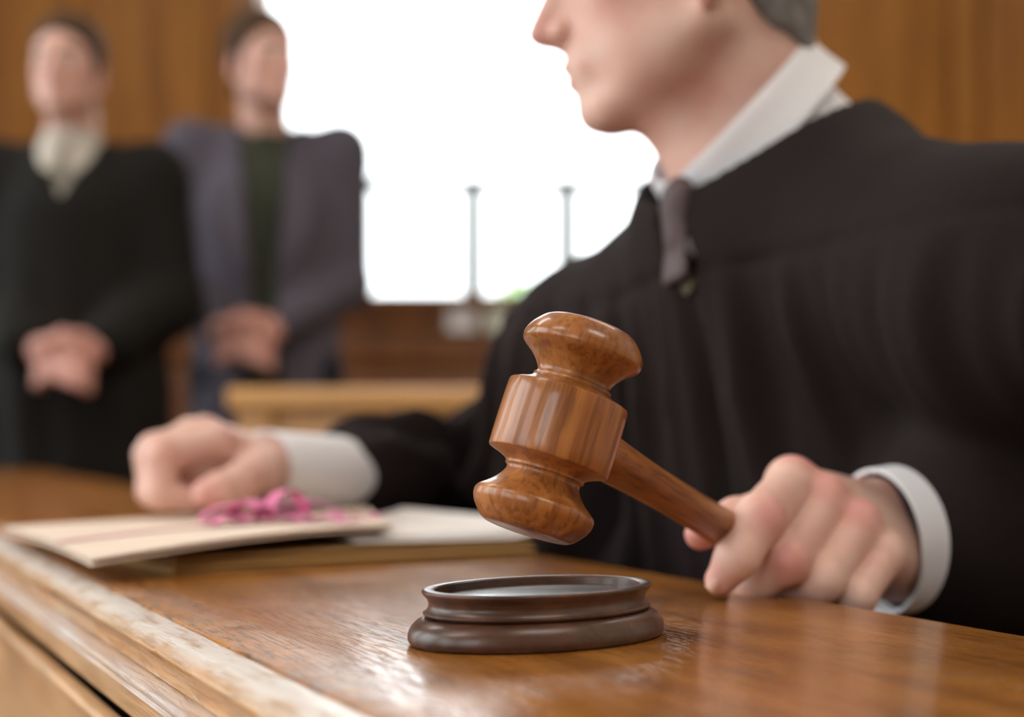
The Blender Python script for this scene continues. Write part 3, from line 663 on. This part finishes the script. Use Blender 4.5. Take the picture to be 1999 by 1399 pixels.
r_palm = [(r_index[0][0], rw1, 0.0130, 0.022), (r_mid[0][0], rwc, 0.0132, 0.023), (r_ring[0][0], rw2, 0.0128, 0.022), (r_pink[0][0], rw2, 0.0115, 0.021), (r_thumb[0][0], rw1, 0.0150, 0.020),
          (at(385, 915, 1.275), at(500, 922, 1.285), 0.024, 0.022),
          (rw1, rw1+(relb-rwc)*0.4, 0.022, 0.028), (rw2, rw2+(relb-rwc)*0.4, 0.021, 0.028)]
f_rhand = lambda P: hand_sdf(P, [r_index, r_mid, r_ring, r_pink, r_thumb], r_palm, 0.0022, 0.006)
lo, hi = bounds([p for f in (r_index, r_mid, r_ring, r_pink, r_thumb) for p, r in f]+[rw1+(relb-rwc)*0.3, rw2+(relb-rwc)*0.3], 0.024)
v, q = surface(f_rhand, lo, hi, 0.0016); parts.append((relax(v, q, 2), q))
# trunk and arms under the robe
ls, rs, nb = V3(0.300, 0.930, CZ+0.076), V3(0.080, 1.360, CZ+0.052), V3(0.200, 1.140, CZ+0.140)
chest, pelvis = V3(0.275, 1.180, CZ-0.04), V3(0.345, 1.235, CZ-0.40)
def f_trunk(P):
    d = smin(cone(P, ls, nb, 0.050, 0.050), cone(P, nb, rs, 0.050, 0.050), 0.03)
    d = smin(d, cone(P, chest, pelvis, 0.11, 0.12), 0.06); d = smin(d, cone(P, nb, neck_lo, 0.05, 0.055), 0.03); d = smin(d, cone(P, nb, chest, 0.07, 0.11), 0.04)
    for a, b, c in ((ls, welb, wc), (rs, relb, rwc)):
        d = smin(d, cone(P, a, b, 0.046, 0.040), 0.02); d = smin(d, cone(P, b, b+(c-b)*0.75, 0.040, 0.03), 0.01)
    return d
v, q = surface(f_trunk, (-0.25, 0.8, 0.25), (0.6, 1.5, 1.15), 0.009); parts.append((v, q))
def flush_judge(bv_):
    fl_ = flush_head(toH(bv_))*(np.linalg.norm(bv_-HO, axis=1) < 0.16)
    for c, r in [(g_mid[0][0]+V3(0, -.008, .008), .012), (g_ring[0][0]+V3(0, -.008, .008), .011), (g_index[1][0]+V3(.006, -.012, .003), .011), (g_thumb[3][0], .013), (g_index[3][0], .010), (g_mid[1][0]+V3(0, -.012, 0), .009),
                 (r_thumb[3][0], .013), (r_index[1][0], .011), (g_index[0][0]+V3(0.008, 0, .016), .012)]:
        fl_ = np.maximum(fl_, 0.62*np.clip(1.6-np.linalg.norm(bv_-c, axis=1)/r, 0, 1))
    return fl_
J(body_obj('body', parts, M['skin'], judge, flush_judge))
J(sdf_obj('hair', lambda P: hair_sdf(toH(P), 0.5)*0.01, HO-0.15, HO+0.16, 0.003, M['greyhair'], judge))
_e0 = set(judge.children); eyes(judge, HO, HR, M, M['greyhair'])
for o in set(judge.children)-_e0: J(o)
# fingernails
def nail(c, nrm, along, wd, ln, parent):
    n = np.array(nrm, float); n /= np.linalg.norm(n); a = np.array(along, float); a -= n*(a@n); a /= np.linalg.norm(a); s = np.cross(n, a)
    fn = lambda u, v: c+s*(u-0.5)*wd*(1-0.25*max(v-0.7, 0)/0.3)+a*(v-0.5)*ln-n*((u-0.5)**2*wd*1.5+(v-0.5)**2*ln*0.35)
    return J(grid_sheet('fingernail', fn, 9, 9, 0.0005, M['nail'], parent))
_i = g_index; along = _i[3][0]-_i[2][0]
nail(_i[3][0]+along*0.10+V3(-0.0022, -0.0084, 0.0012), (-0.25, -1, 0.12), along, 0.0100, 0.0115, judge)
# robe
def f_robe(P):
    d = smin(cone(P, ls, nb, 0.082, 0.084), cone(P, nb, rs, 0.084, 0.080), 0.05)
    d = smin(d, cone(P, chest, pelvis, 0.165, 0.20), 0.09); d = smin(d, cone(P, nb, chest, 0.095, 0.16), 0.06)
    d = smin(d, cone(P, pelvis, pelvis*V3(1, 1, 0)+V3(0, 0, 0.12), 0.20, 0.25), 0.08)
    d = smin(d, cone(P, rs, V3(0.085, 1.26, 0.45), 0.078, 0.13), 0.05); d = smin(d, cone(P, relb+V3(0.02, 0.02, -0.02), V3(0.05, 1.45, 0.55), 0.04, 0.09), 0.04)
    d = smin(d, cone(P, ls, welb, 0.078, 0.074), 0.04); le = wc+(welb-wc)*0.20
    d = smin(d, cone(P, welb, le, 0.076, 0.062), 0.03)
    d = smin(d, cone(P, rs, relb, 0.074, 0.052), 0.04); re_ = rwc+(relb-rwc)*0.36
    d = smin(d, cone(P, relb, re_, 0.052, 0.0480), 0.03)
    s = P@JL; zz = P[:, 2]-CZ
    amp = np.clip((0.115-zz)/0.10, 0, 1)*0.011
    ph_ = s*2*np.pi/0.062+1.6*np.sin(zz*9+s*7)
    body_w = np.clip((P@NV-0.40)/0.12, 0, 1)
    body_w = body_w*np.clip((np.linalg.norm(P-le, axis=1)-0.08)/0.10, 0, 1)
    d = d+amp*body_w*(np.sin(ph_)+0.45*np.sin(ph_*2.3+1.0))
    # sleeve wrinkles on the arm that lies on the bench, and shoulder gathers
    t = (P-re_)@((relb-re_)/np.linalg.norm(relb-re_))
    near = np.clip(1-np.abs(cone(P, relb, re_, 0.06, 0.046))/0.05, 0, 1)
    d = d+near*0.0055*np.sin(t*2*np.pi/0.062+P[:, 2]*22)*np.clip(t/0.05, 0, 1)
    seam = np.abs(zz-0.108-0.06*(s+0.85)); d = d+0.003*np.exp(-(seam/0.004)**2)
    # sleeve ends are open
    for e, c in ((le, wc), (re_, rwc)):
        u = (c-e)/np.linalg.norm(c-e)
        d = smax(d, -np.maximum(cone(P, e-u*0.03, e+u*0.2, 0.047 if e is le else 0.039, 0.06), 0.0), 0.004) if False else d
    # neck opening and V down to the tie
    d = smax(d, -cone(P, CC-cu*0.044, CC+cu*0.2, 0.080, 0.13), 0.006)
    vt = CF-cu*0.03+cf*0.004
    w_ = cone(P, vt, at(1332, 552, 1.06), 0.030, 0.002); d = smax(d, -w_, 0.006)
    # clear of the bench
    d = smax(d, 0.008-(P@NV-0.485)-np.clip((P[:, 2]-DESK)*8, 0, 1), 0.01) if False else d
    return d
def f_robe_cut(P):
    d = f_robe(P)
    inb = np.minimum(0.489-P@NV, DESK+0.001-P[:, 2])     # inside the bench block
    return smax(d, inb, 0.006)
robe = J(sdf_obj('robe', f_robe_cut, (-0.26, 0.78, 0.0), (0.66, 1.62, 1.17), 0.0045, M['robe'], judge, 1))
def loc_child(o): o.location = (0, 0, 0); return o
# shirt front, collar, tie, cuffs
def f_shirt(P):
    d = cone(P, CC-cu*0.095, CC-cu*0.012, 0.070, 0.0625)
    d = smin(d, cone(P, nb, chest, 0.080, 0.145), 0.03)
    return smax(d, -cone(P, CC-cu*0.03, CC+cu*0.2, 0.0600, 0.064), 0.002)
shirt = J(sdf_obj('shirt', f_shirt, nb-0.25, nb+0.22, 0.004, M['shirt'], judge))
def collar_pt(phi, w):
    """phi 0 front .. pi back; w 0 top fold .. 1 lower edge"""
    r_f, r_l = np.linalg.norm(CF-CB)/2, 0.063
    drop = 0.035+0.008*math.exp(-(phi/0.35)**2)
    out = 0.009*w**1.2
    base = CC+cf*math.cos(phi)*(r_f+out)+(cn*math.sin(phi)*(r_l+out) if phi > 0 else cl*math.sin(phi)*(0.080+out))
    return base-cu*drop*w+cu*0.004*math.sin(math.pi*min(w*2, 1))
for sgn in (1, -1):
    fn = lambda u, v, s=sgn: collar_pt(s*(0.10+0.30*v*(1-u)**4+(math.pi-0.10)*u), v)
    J(grid_sheet('collar', fn, 48, 10, 0.0022, M['shirt'], judge))
kn = at(1322, 392, 1.078)
tie_dir = at(1330, 545, 1.068)-kn; tie_dir /= np.linalg.norm(tie_dir); tn = np.cross(cl, tie_dir); tn = tn if tn@JF > 0 else -tn; tn /= np.linalg.norm(tn)
tie = J(sdf_obj('tie', lambda P: smin(cone(np.stack([(P-kn)@cl, (P-kn)@tn*1.6, (P-kn)@tie_dir], 1), (0, 0, 0.0), (0, 0, 0.024), 0.0165, 0.0115),
      smax(cone(np.stack([(P-kn)@cl*0.6, (P-kn)@tn*2.2, (P-kn)@tie_dir], 1), (0, 0, 0.022), (0, 0, 0.056), 0.0075, 0.0095), ((P-kn)@tie_dir-0.056), 0.002), 0.004), kn-0.2, kn+0.12, 0.0022, M['tie'], judge))
def on_cloth(x, y, f, near=0.9, far=1.25):
    Ys = np.linspace(near, far, 1500); P = np.stack([(x-999.5)/FPX*Ys, Ys, CZ+(HORIZON-y)/FPX*Ys], 1); d = f(P)
    i = int(np.argmax(d < 0)); return P[i] if d[i] < 0 else at(x, y, 1.06)
bt = on_cloth(1347, 552, f_robe_cut)+JF*0.001
o = lathe('button', [(0.0001, -0.002), (0.008, -0.002), (0.009, 0), (0.008, 0.002), (0.0001, 0.0028)], M['brass'], robe, 24, M=Matrix.Translation(Vector(bt)) @ Vector(JF).to_track_quat('Z', 'Y').to_matrix().to_4x4())
def cuff(c0, c1, r0, r1, wob, sq=1.0):
    u = c1-c0; L_ = np.linalg.norm(u); u /= L_; a = np.cross(u, V3(0, 0, 1)); a /= np.linalg.norm(a); b = np.cross(a, u)
    fn = lambda s, t: c0+u*L_*t+(a*math.cos(2*math.pi*s)+b*math.sin(2*math.pi*s)*sq)*(r0+(r1-r0)*t)*(1+wob*math.sin(2*math.pi*s*2+1)) 
    return J(grid_sheet('cuff', fn, 65, 12, 0.0022, M['shirt'], judge))
ul = (welb-wc)/np.linalg.norm(welb-wc); cuff(wc-ul*0.006, wc+ul*0.09, 0.0440, 0.0480, 0.03)
ur = (relb-rwc)/np.linalg.norm(relb-rwc); cuff(rwc-ur*0.014-V3(0, 0, 0.001), rwc+ur*0.10-V3(0, 0, 0.003), 0.0400, 0.0420, 0.03, 0.80)

# ------------------------------------------------------------------ the standing people
def standing(px_x, Y, crown_y, label, kind, yaw, head_yaw, hairm, lean=0.0, hx=0.0, up=0.0):
    up_ = up
    X = (px_x-999.5)/FPX*Y; H = CZ+(HORIZON-crown_y)/FPX*Y; s = H/1.76
    e = empty('person', (X, Y, 0), yaw, label, 'person')
    Rm = frame_from((math.sin(head_yaw), -math.cos(head_yaw)), R(2)); ho = V3(lean, -0.03, 1.632)
    toh = lambda P: ((P-ho)@Rm)*100
    sh = [V3(-0.175, 0.02, 1.405), V3(0.175, 0.02, 1.405)]; el = [V3(-0.195, 0.01, 1.12), V3(0.185, 0.01, 1.12)] if kind == 'suit' else [V3(-0.215, 0.01, 1.12), V3(0.210, 0.01, 1.12)]
    wrs = [V3(hx-0.058, -0.195, 1.0), V3(hx+0.055, -0.190, 1.0)]
    # clasped hands: the left over the right
    def hand(w, sgn, dy, dz):
        fs = []; kn_ = []
        for i in range(4):
            m = w+V3(sgn*0.062, -0.020+dy-0.004*i, 0.010-0.020*i+dz); fs.append([(m, 0.0115), (m+V3(sgn*0.034, -0.016, -0.012), 0.0105), (m+V3(sgn*0.052, 0.004, -0.022), 0.0095), (m+V3(sgn*0.044, 0.020, -0.026), 0.0080)]); kn_.append(m)
        th = w+V3(sgn*0.020, -0.020+dy, 0.024+dz); fs.append([(th, 0.014), (th+V3(sgn*0.040, -0.014, 0.008), 0.0115), (th+V3(sgn*0.068, -0.018, -0.004), 0.009)])
        pl = [(w, k_, 0.022, 0.0125) for k_ in kn_]+[(w, th, 0.022, 0.015)]
        return fs, pl
    sh = [p+V3(0, 0, up_) for p in sh]
    hs = [hand(wrs[0], 1, -0.028, -0.012), hand(wrs[1], -1, 0.0, 0.0)]
    ps = []
    v, q = surface(lambda P: smin(head_sdf(toh(P))*0.01, cone(P, ho+V3(0, 0.02, -0.03), V3(0, 0.02, 1.42), 0.054, 0.062), 0.03), ho+V3(-0.13, -0.16, -0.26), ho+V3(0.13, 0.15, 0.15), 0.0035)
    ps.append((relax(v, q, 1), q))
    for (fs, pl), w_, e_ in zip(hs, wrs, el):
        f_ = lambda P, fs=fs, pl=pl, w_=w_, e_=e_: smin(hand_sdf(P, fs, pl, 0.003, 0.008), cone(P, w_, w_+(e_-w_)*0.5, 0.024, 0.034), 0.01)
        v, q = surface(f_, w_+V3(-0.15, -0.09, -0.12), w_+V3(0.15, 0.15, 0.11), 0.003); ps.append((relax(v, q, 1), q))
    def f_b(P):
        Q = P*V3(1, 1.35, 1)
        d = smin(cone(Q, (0, 0.02, 1.30), (0, 0.02, 0.98), 0.125, 0.115), cone(Q, sh[0], sh[1], 0.045, 0.045), 0.06)
        for i in (0, 1):
            sg = -1 if i == 0 else 1
            d = smin(d, cone(P, sh[i], el[i], 0.045, 0.038), 0.02); d = smin(d, cone(P, el[i], wrs[i], 0.038, 0.027), 0.01)
            d = smin(d, cone(P, (0.085*sg, 0.01, 0.92), (0.095*sg, 0.0, 0.50), 0.080, 0.055), 0.04); d = smin(d, cone(P, (0.095*sg, 0.0, 0.50), (0.10*sg, 0.02, 0.08), 0.055, 0.038), 0.02)
            d = smin(d, cone(P, (0.10*sg, 0.02, 0.06), (0.115*sg, -0.15, 0.035), 0.036, 0.026), 0.02)
        return d
    v, q = surface(f_b, (-0.4, -0.35, 0.005), (0.4, 0.3, 1.5), 0.010); ps.append((v, q))
    fl2 = lambda bv2: flush_head(toh(bv2))*(np.linalg.norm(bv2-ho, axis=1) < 0.16)+0.3*(bv2[:, 2] < 1.1)
    bo = body_obj('body', ps, M['skin2'], e, fl2); hr = sdf_obj('hair', lambda P: hair_sdf(toh(P), 0.7)*0.01, ho-0.15, ho+0.16, 0.004, hairm, e)
    eyes(e, ho, Rm, M, hairm)
    fold = lambda P, a: a*np.sin(np.arctan2(P[:, 0], -P[:, 1]+1e-6)*9+P[:, 2]*3)*np.clip((1.25-P[:, 2])/0.5, 0, 1)
    for i in (0, 1):
        sg = -1 if i == 0 else 1
        f_ = lambda P, sg=sg: smax(smin(ell(P, (0.115*sg, -0.085, 0.045), (0.050, 0.135, 0.042)), cone(P, (0.10*sg, 0.02, 0.05), (0.10*sg, 0.02, 0.10), 0.046, 0.044), 0.03), -(P[:, 2]-0.001), 0.004)
        sdf_obj('shoe', f_, (0.10*sg-0.09, -0.25, -0.01), (0.10*sg+0.09, 0.1, 0.16), 0.006, M['shoe'], e)
    if kind == 'gown':
        def f_r(P):
            Q = P*V3(1, 1.30, 1)
            d = smin(cone(Q, (-0.175, 0.02, 1.385), (0.175, 0.02, 1.385), 0.078, 0.078), cone(Q, (0, 0.02, 1.28), (0, 0.01, 0.92), 0.185, 0.205), 0.08)
            d = smin(d, cone(Q, (0, 0.02, 1.37), (0, 0.02, 1.45), 0.10, 0.07), 0.05)
            d = smin(d, cone(Q, (0, 0.01, 0.92), (0, 0.01, 0.10), 0.205, 0.27), 0.05)
            for i in (0, 1):
                d = smin(d, cone(P, sh[i], el[i], 0.078, 0.080), 0.04); d = smin(d, cone(P, el[i], wrs[i]+(el[i]-wrs[i])*0.18, 0.078, 0.060), 0.03)
            d = d+fold(P, 0.010)
            d = smax(d, -cone(P, (0, 0.015, 1.38), (0, 0.0, 1.7), 0.064, 0.09), 0.01)
            wv = np.abs(P[:, 0])*0.90-(P[:, 2]-1.335)*0.46; d = smax(d, -np.maximum(wv, P[:, 1]+0.02), 0.008)
            return smax(d, 0.03-P[:, 2], 0.01)
        sdf_obj('gown', f_r, (-0.42, -0.36, 0.0), (0.42, 0.32, 1.55), 0.008, M['robe2'], e)
        def f_s(P):
            Q = P*V3(1, 1.30, 1)
            d = smin(cone(Q, (0, 0.0, 1.26), (0, 0.0, 1.05), 0.142, 0.150), cone(P, (0, 0.01, 1.40), (0, -0.005, 1.475), 0.070, 0.066), 0.03)
            return smax(d, -cone(P, (0, 0.0, 1.47), (0, -0.01, 1.6), 0.060, 0.064), 0.004)
        sdf_obj('shirt', f_s, (-0.25, -0.25, 0.95), (0.25, 0.25, 1.56), 0.006, M['shirt2'], e)
        for sg in (1, -1):      # turned-down collar wings
            fn = lambda u, v, sg=sg: V3(sg*(0.004+0.060*math.sin(u*1.6)+0.014*v), 0.0-0.062*math.cos(u*1.6)-0.010-0.016*v, 1.478-0.010*(1-u)-v*(0.045+0.030*(1-u)))
            grid_sheet('collar', fn, 16, 6, 0.003, M['shirt2'], e)
    else:
        def f_j(P, grow=0.0):
            Q = P*V3(1, 1.30, 1)
            d = smin(cone(Q, (-0.165, 0.02, 1.385+up_), (0.165, 0.02, 1.385+up_), 0.070, 0.070), cone(Q, (0, 0.02, 1.26+up_), (0, 0.015, 0.98), 0.172, 0.158), 0.06)
            d = smin(d, cone(Q, (0, 0.02, 1.36+up_), (0, 0.02, 1.44+up_), 0.10, 0.068), 0.05)
            d = smin(d, cone(Q, (0, 0.015, 0.98), (0, 0.01, 0.80), 0.160, 0.180), 0.04)
            return d
        def f_jk(P):
            d = f_j(P)
            for i in (0, 1):
                d = smin(d, cone(P, sh[i], el[i], 0.066, 0.056), 0.03); d = smin(d, cone(P, el[i], wrs[i]+(el[i]-wrs[i])*0.14, 0.062, 0.042), 0.02)
            d = d+fold(P, 0.005)
            d = smax(d, -cone(P, (0, 0.015, 1.38), (0, 0.0, 1.7), 0.066, 0.09), 0.01)
            op = np.abs(P[:, 0])-0.030-0.10*np.clip(P[:, 2]-1.20, 0, 1)-0.15*np.clip(0.95-P[:, 2], 0, 1); d = smax(d, -np.maximum(op, P[:, 1]+0.02), 0.006)
            return smax(d, 0.79-P[:, 2], 0.006)
        sdf_obj('jacket', f_jk, (-0.42, -0.36, 0.74), (0.42, 0.32, 1.58), 0.006, M['jacket'], e)
        def f_gs(P):
            d = f_j(P)+0.016; d = smin(d, cone(P, (0, 0.015, 1.38), (0, 0.0, 1.455), 0.075, 0.066), 0.03); d = smax(d, -cone(P, (0, 0.0, 1.45), (0, -0.01, 1.6), 0.060, 0.064), 0.004)
            return smax(d, 0.88-P[:, 2], 0.006)
        sdf_obj('shirt', f_gs, (-0.3, -0.3, 0.85), (0.3, 0.3, 1.52), 0.007, M['green'], e)
        for sg in (1, -1):
            fn = lambda u, v, sg=sg: V3(sg*(0.040+0.030*u**2+v*(0.060*math.sin(math.pi*min(u*1.15, 1))+0.006)), -0.155+0.085*u**1.6+0.012*v, 1.13+0.31*u-0.0*v)
            grid_sheet('lapel', fn, 20, 6, 0.004, M['jacket'], e)
        def f_t(P):
            Q = P*V3(1, 1.15, 1); d = cone(Q, (-0.06, 0.015, 0.92), (0.06, 0.015, 0.92), 0.118, 0.118)
            for sg in (1, -1): d = smin(d, chain(P, [(V3(0.085*sg, 0.01, 0.88), 0.098), (V3(0.098*sg, 0.0, 0.5), 0.080), (V3(0.105*sg, 0.01, 0.10), 0.068)], 0.02), 0.02)
            return smax(smax(d, 0.075-P[:, 2], 0.005), P[:, 2]-0.99, 0.006)
        sdf_obj('trousers', f_t, (-0.3, -0.25, 0.05), (0.3, 0.25, 1.02), 0.008, M['navy'], e)
    e.scale = (s, s, s)
    return e
standing(140, 3.46, 32, 'person standing in a black gown and open ivory shirt collar', 'gown', R(2), R(-6), M['brownhair'], hx=0.040)
standing(520, 3.84, 22, 'person standing in a slate jacket over a dark green shirt, before the window', 'suit', R(6), R(38), M['brownhair'], -0.012, -0.035, 0.035)

# ------------------------------------------------------------------ low oak partition behind the judge's arm
pt = empty('courtroom_partition', (-0.452, 2.6, 0), 0, 'low light oak partition behind the outstretched sleeve', 'partition')
PH = CZ+(HORIZON-757)/FPX*2.6
box_obj('top_rail', -0.015, 1.0, -0.03, 0.05, PH-0.035, PH, M['rail'], pt, 0.006)
for i in range(3):
    a = 0.0+i*0.46; box_obj('post', a, a+0.06, -0.015, 0.035, 0.0, PH-0.0355, M['rail'], pt, 0.004)
for i in range(2):
    a = 0.061+i*0.46; box_obj('panel', a, a+0.398, -0.004, 0.02, 0.10, PH-0.036, M['rail'], pt, 0.004); box_obj('bottom_rail', a, a+0.398, -0.012, 0.03, 0.0, 0.0995, M['rail'], pt, 0.004)

# ------------------------------------------------------------------ folders on the bench
E1, E2 = V3(0.84, 0.5426, 0), V3(-0.5426, 0.84, 0)
def folder(label, A, z0, w, l, t, m, rot=0.0):
    an = math.atan2(E1[1], E1[0])+rot
    e = empty('file_folder', (A[0], A[1], DESK+z0), an, label, 'folder')
    bm = bmesh.new(); box(bm, 0, w, 0, l, 0, 0.0012, 0.0004, 1); mesh_bm('back_cover', bm, m, e)
    bm = bmesh.new(); box(bm, 0.001, w, 0, l, t-0.0012, t, 0.0004, 1); mesh_bm('front_cover', bm, m, e)
    bm = bmesh.new(); box(bm, -0.0012, 0.0009, 0, l, 0, t, 0.0004, 1); mesh_bm('spine', bm, m, e)
    bm = bmesh.new(); box(bm, 0.004, w-0.006, 0.006, l-0.006, 0.0014, t-0.0014); mesh_bm('pages', bm, M['paper'] if False else m, e)
    return e
A0 = V3(-0.203, 0.946, 0)
folder('ochre card folder lying flat on the bench, lowest of the stack', A0, 0.0003, 0.262, 0.30, 0.0050, M['ochre'])
folder('darker ochre folder in the middle of the stack of files', A0+E1*0.004+E2*0.006, 0.0056, 0.262, 0.30, 0.0046, M['ochre2'], R(0.8))
zb = DESK+0.0103
# loose papers curling at the right of the stack
pa = empty('paper_sheaf', tuple(V3(*(A0+E1*0.13)[:2], zb)), math.atan2(E1[1], E1[0]), 'white papers curling out at the sleeve end of the file stack', 'papers')
for i in range(3):
    fn = lambda u, v, i=i: V3(0.165*u*(1-0.02*i), 0.016+0.012*i+0.20*v, 0.0012+0.0011*i+0.006*(1-u)**2*math.sin(0.4+v)+0.0085*max(u-0.72, 0)**1.5/0.15)
    grid_sheet('sheet', fn, 24, 6, 0.0004, M['paper'], pa)
# cream folder on top, drooping at its near corner
Q00, Q10, Q11, Q01 = V3(-0.2366, 0.885, DESK+0.0145), V3(-0.0813, 1.064, DESK+0.0215), V3(-0.129, 1.369, DESK+0.0235), V3(-0.386, 1.19, DESK+0.0145)
tf = empty('file_folder', tuple(Q00), 0, 'cream folder on top of the stack, under the clenched hand', 'folder')
def cream(u, v, dz=0.0):
    p = (Q00*(1-u)+Q10*u)*(1-v)+(Q01*(1-u)+Q11*u)*v
    p = p+V3(0, 0, 0.0025*math.sin(u*math.pi)*(1-v)+0.0018*math.sin(v*4+u*2)+dz)
    return p
grid_sheet('front_cover', lambda u, v: cream(u, v)-Q00, 30, 20, 0.0014, M['cream'], tf)
grid_sheet('back_cover', lambda u, v: cream(u, v, -0.0032+0.001*u)-Q00, 30, 20, 0.0012, M['cream'], tf)
grid_sheet('pages', lambda u, v: cream(0.03+0.9*u, 0.03+0.94*v, -0.0018)-Q00, 24, 16, 0.0012, M['paper'], tf)
# pink tape tied round the cream folder
rb = empty('ribbon', tuple(Q00), 0, 'pink legal tape tied in a bow on the cream folder', 'ribbon')
def on(u, v, dz): return cream(u, v, dz)-Q00
grid_sheet('band', lambda s, t: on(s*1.0, 0.30+0.035*t+0.10*s, 0.0014), 40, 3, 0.0006, M['pinkpale'], rb)
bowc = on(0.60, 0.30, 0.003)
def loop(a, ln, ht, tw):
    d_ = V3(math.cos(a), math.sin(a), 0); s_ = V3(-math.sin(a), math.cos(a), 0)
    def fn(t, w):
        an = 2*math.pi*t; return bowc+d_*ln*(1-math.cos(an))/2+V3(0, 0, ht*(math.sin(an)*0.5+0.6)*math.sin(math.pi*min(t, 1-t)*2*0.9+0.15))+s_*(w-0.5)*0.012*(1+tw*math.sin(an))
    return grid_sheet('loop', fn, 30, 4, 0.0007, M['pink'], rb)
loop(R(10), 0.055, 0.012, 0.3); loop(R(200), 0.045, 0.010, 0.3); loop(R(60), 0.045, 0.018, -0.2); loop(R(140), 0.035, 0.012, 0.2)
for a, ln in ((R(-20), 0.07), (R(28), 0.085), (R(225), 0.05)):
    d_ = V3(math.cos(a), math.sin(a), 0); s_ = V3(-math.sin(a), math.cos(a), 0)
    grid_sheet('tail', lambda t, w, d_=d_, s_=s_, ln=ln: bowc+d_*ln*t+s_*(w-0.5)*0.012+V3(0, 0, 0.004*math.sin(t*7)**2+0.001-0.001*t), 20, 4, 0.0007, M['pink'], rb)
grid_sheet('knot', lambda t, w: bowc+V3(0.008*math.cos(2*math.pi*t), (w-0.5)*0.012, 0.004+0.006*math.sin(2*math.pi*t)), 20, 4, 0.0008, M['pink'], rb)

# ------------------------------------------------------------------ two pale cards under the sill, hedge outside
for (x0, x1, y0, y1, m, lb) in ((873, 930, 594, 646, 'card1', 'pale grey-white card fixed under the window sill, the left of two'), (950, 1015, 594, 648, 'card2', 'pale greenish card fixed under the window sill, the right of two')):
    a, b = at(x0, y1, WALL_Y-0.055), at(x1, y0, WALL_Y-0.055)
    c = empty('notice_card', (a[0], WALL_Y-0.047, a[2]), 0, lb, 'card', 'cards under the sill')
    box_obj('sheet', 0, b[0]-a[0], -0.004, 0, 0, b[2]-a[2], M[m], c, 0.001)
    box_obj('pin', (b[0]-a[0])/2-0.004, (b[0]-a[0])/2+0.004, -0.008, -0.0042, b[2]-a[2]-0.014, b[2]-a[2]-0.006, M['brass'], c, 0.001)
rng = np.random.default_rng(3)
nl = 9000; c = np.stack([rng.uniform(-5, 5, nl), rng.uniform(11.6, 12.4, nl), rng.uniform(0, 1, nl)**0.8*1.0], 1)
top_h = 1.75+0.22*np.sin(c[:, 0]*1.7)+0.15*np.sin(c[:, 0]*4.1+1); c[:, 2] *= top_h
d1 = rng.normal(size=(nl, 3)); d1 /= np.linalg.norm(d1, axis=1, keepdims=True); d2 = np.cross(d1, rng.normal(size=(nl, 3))); d2 /= np.linalg.norm(d2, axis=1, keepdims=True)
vv = np.stack([c-d1*0.09, c+d2*0.05, c+d1*0.09, c-d2*0.05], 1).reshape(-1, 3)
hg = mesh_np('hedge', vv, np.arange(nl*4).reshape(-1, 4), M['leaf'], None, smooth=False); tag(hg, 'green hedge outside beyond the bright window', 'hedge', kind='stuff')
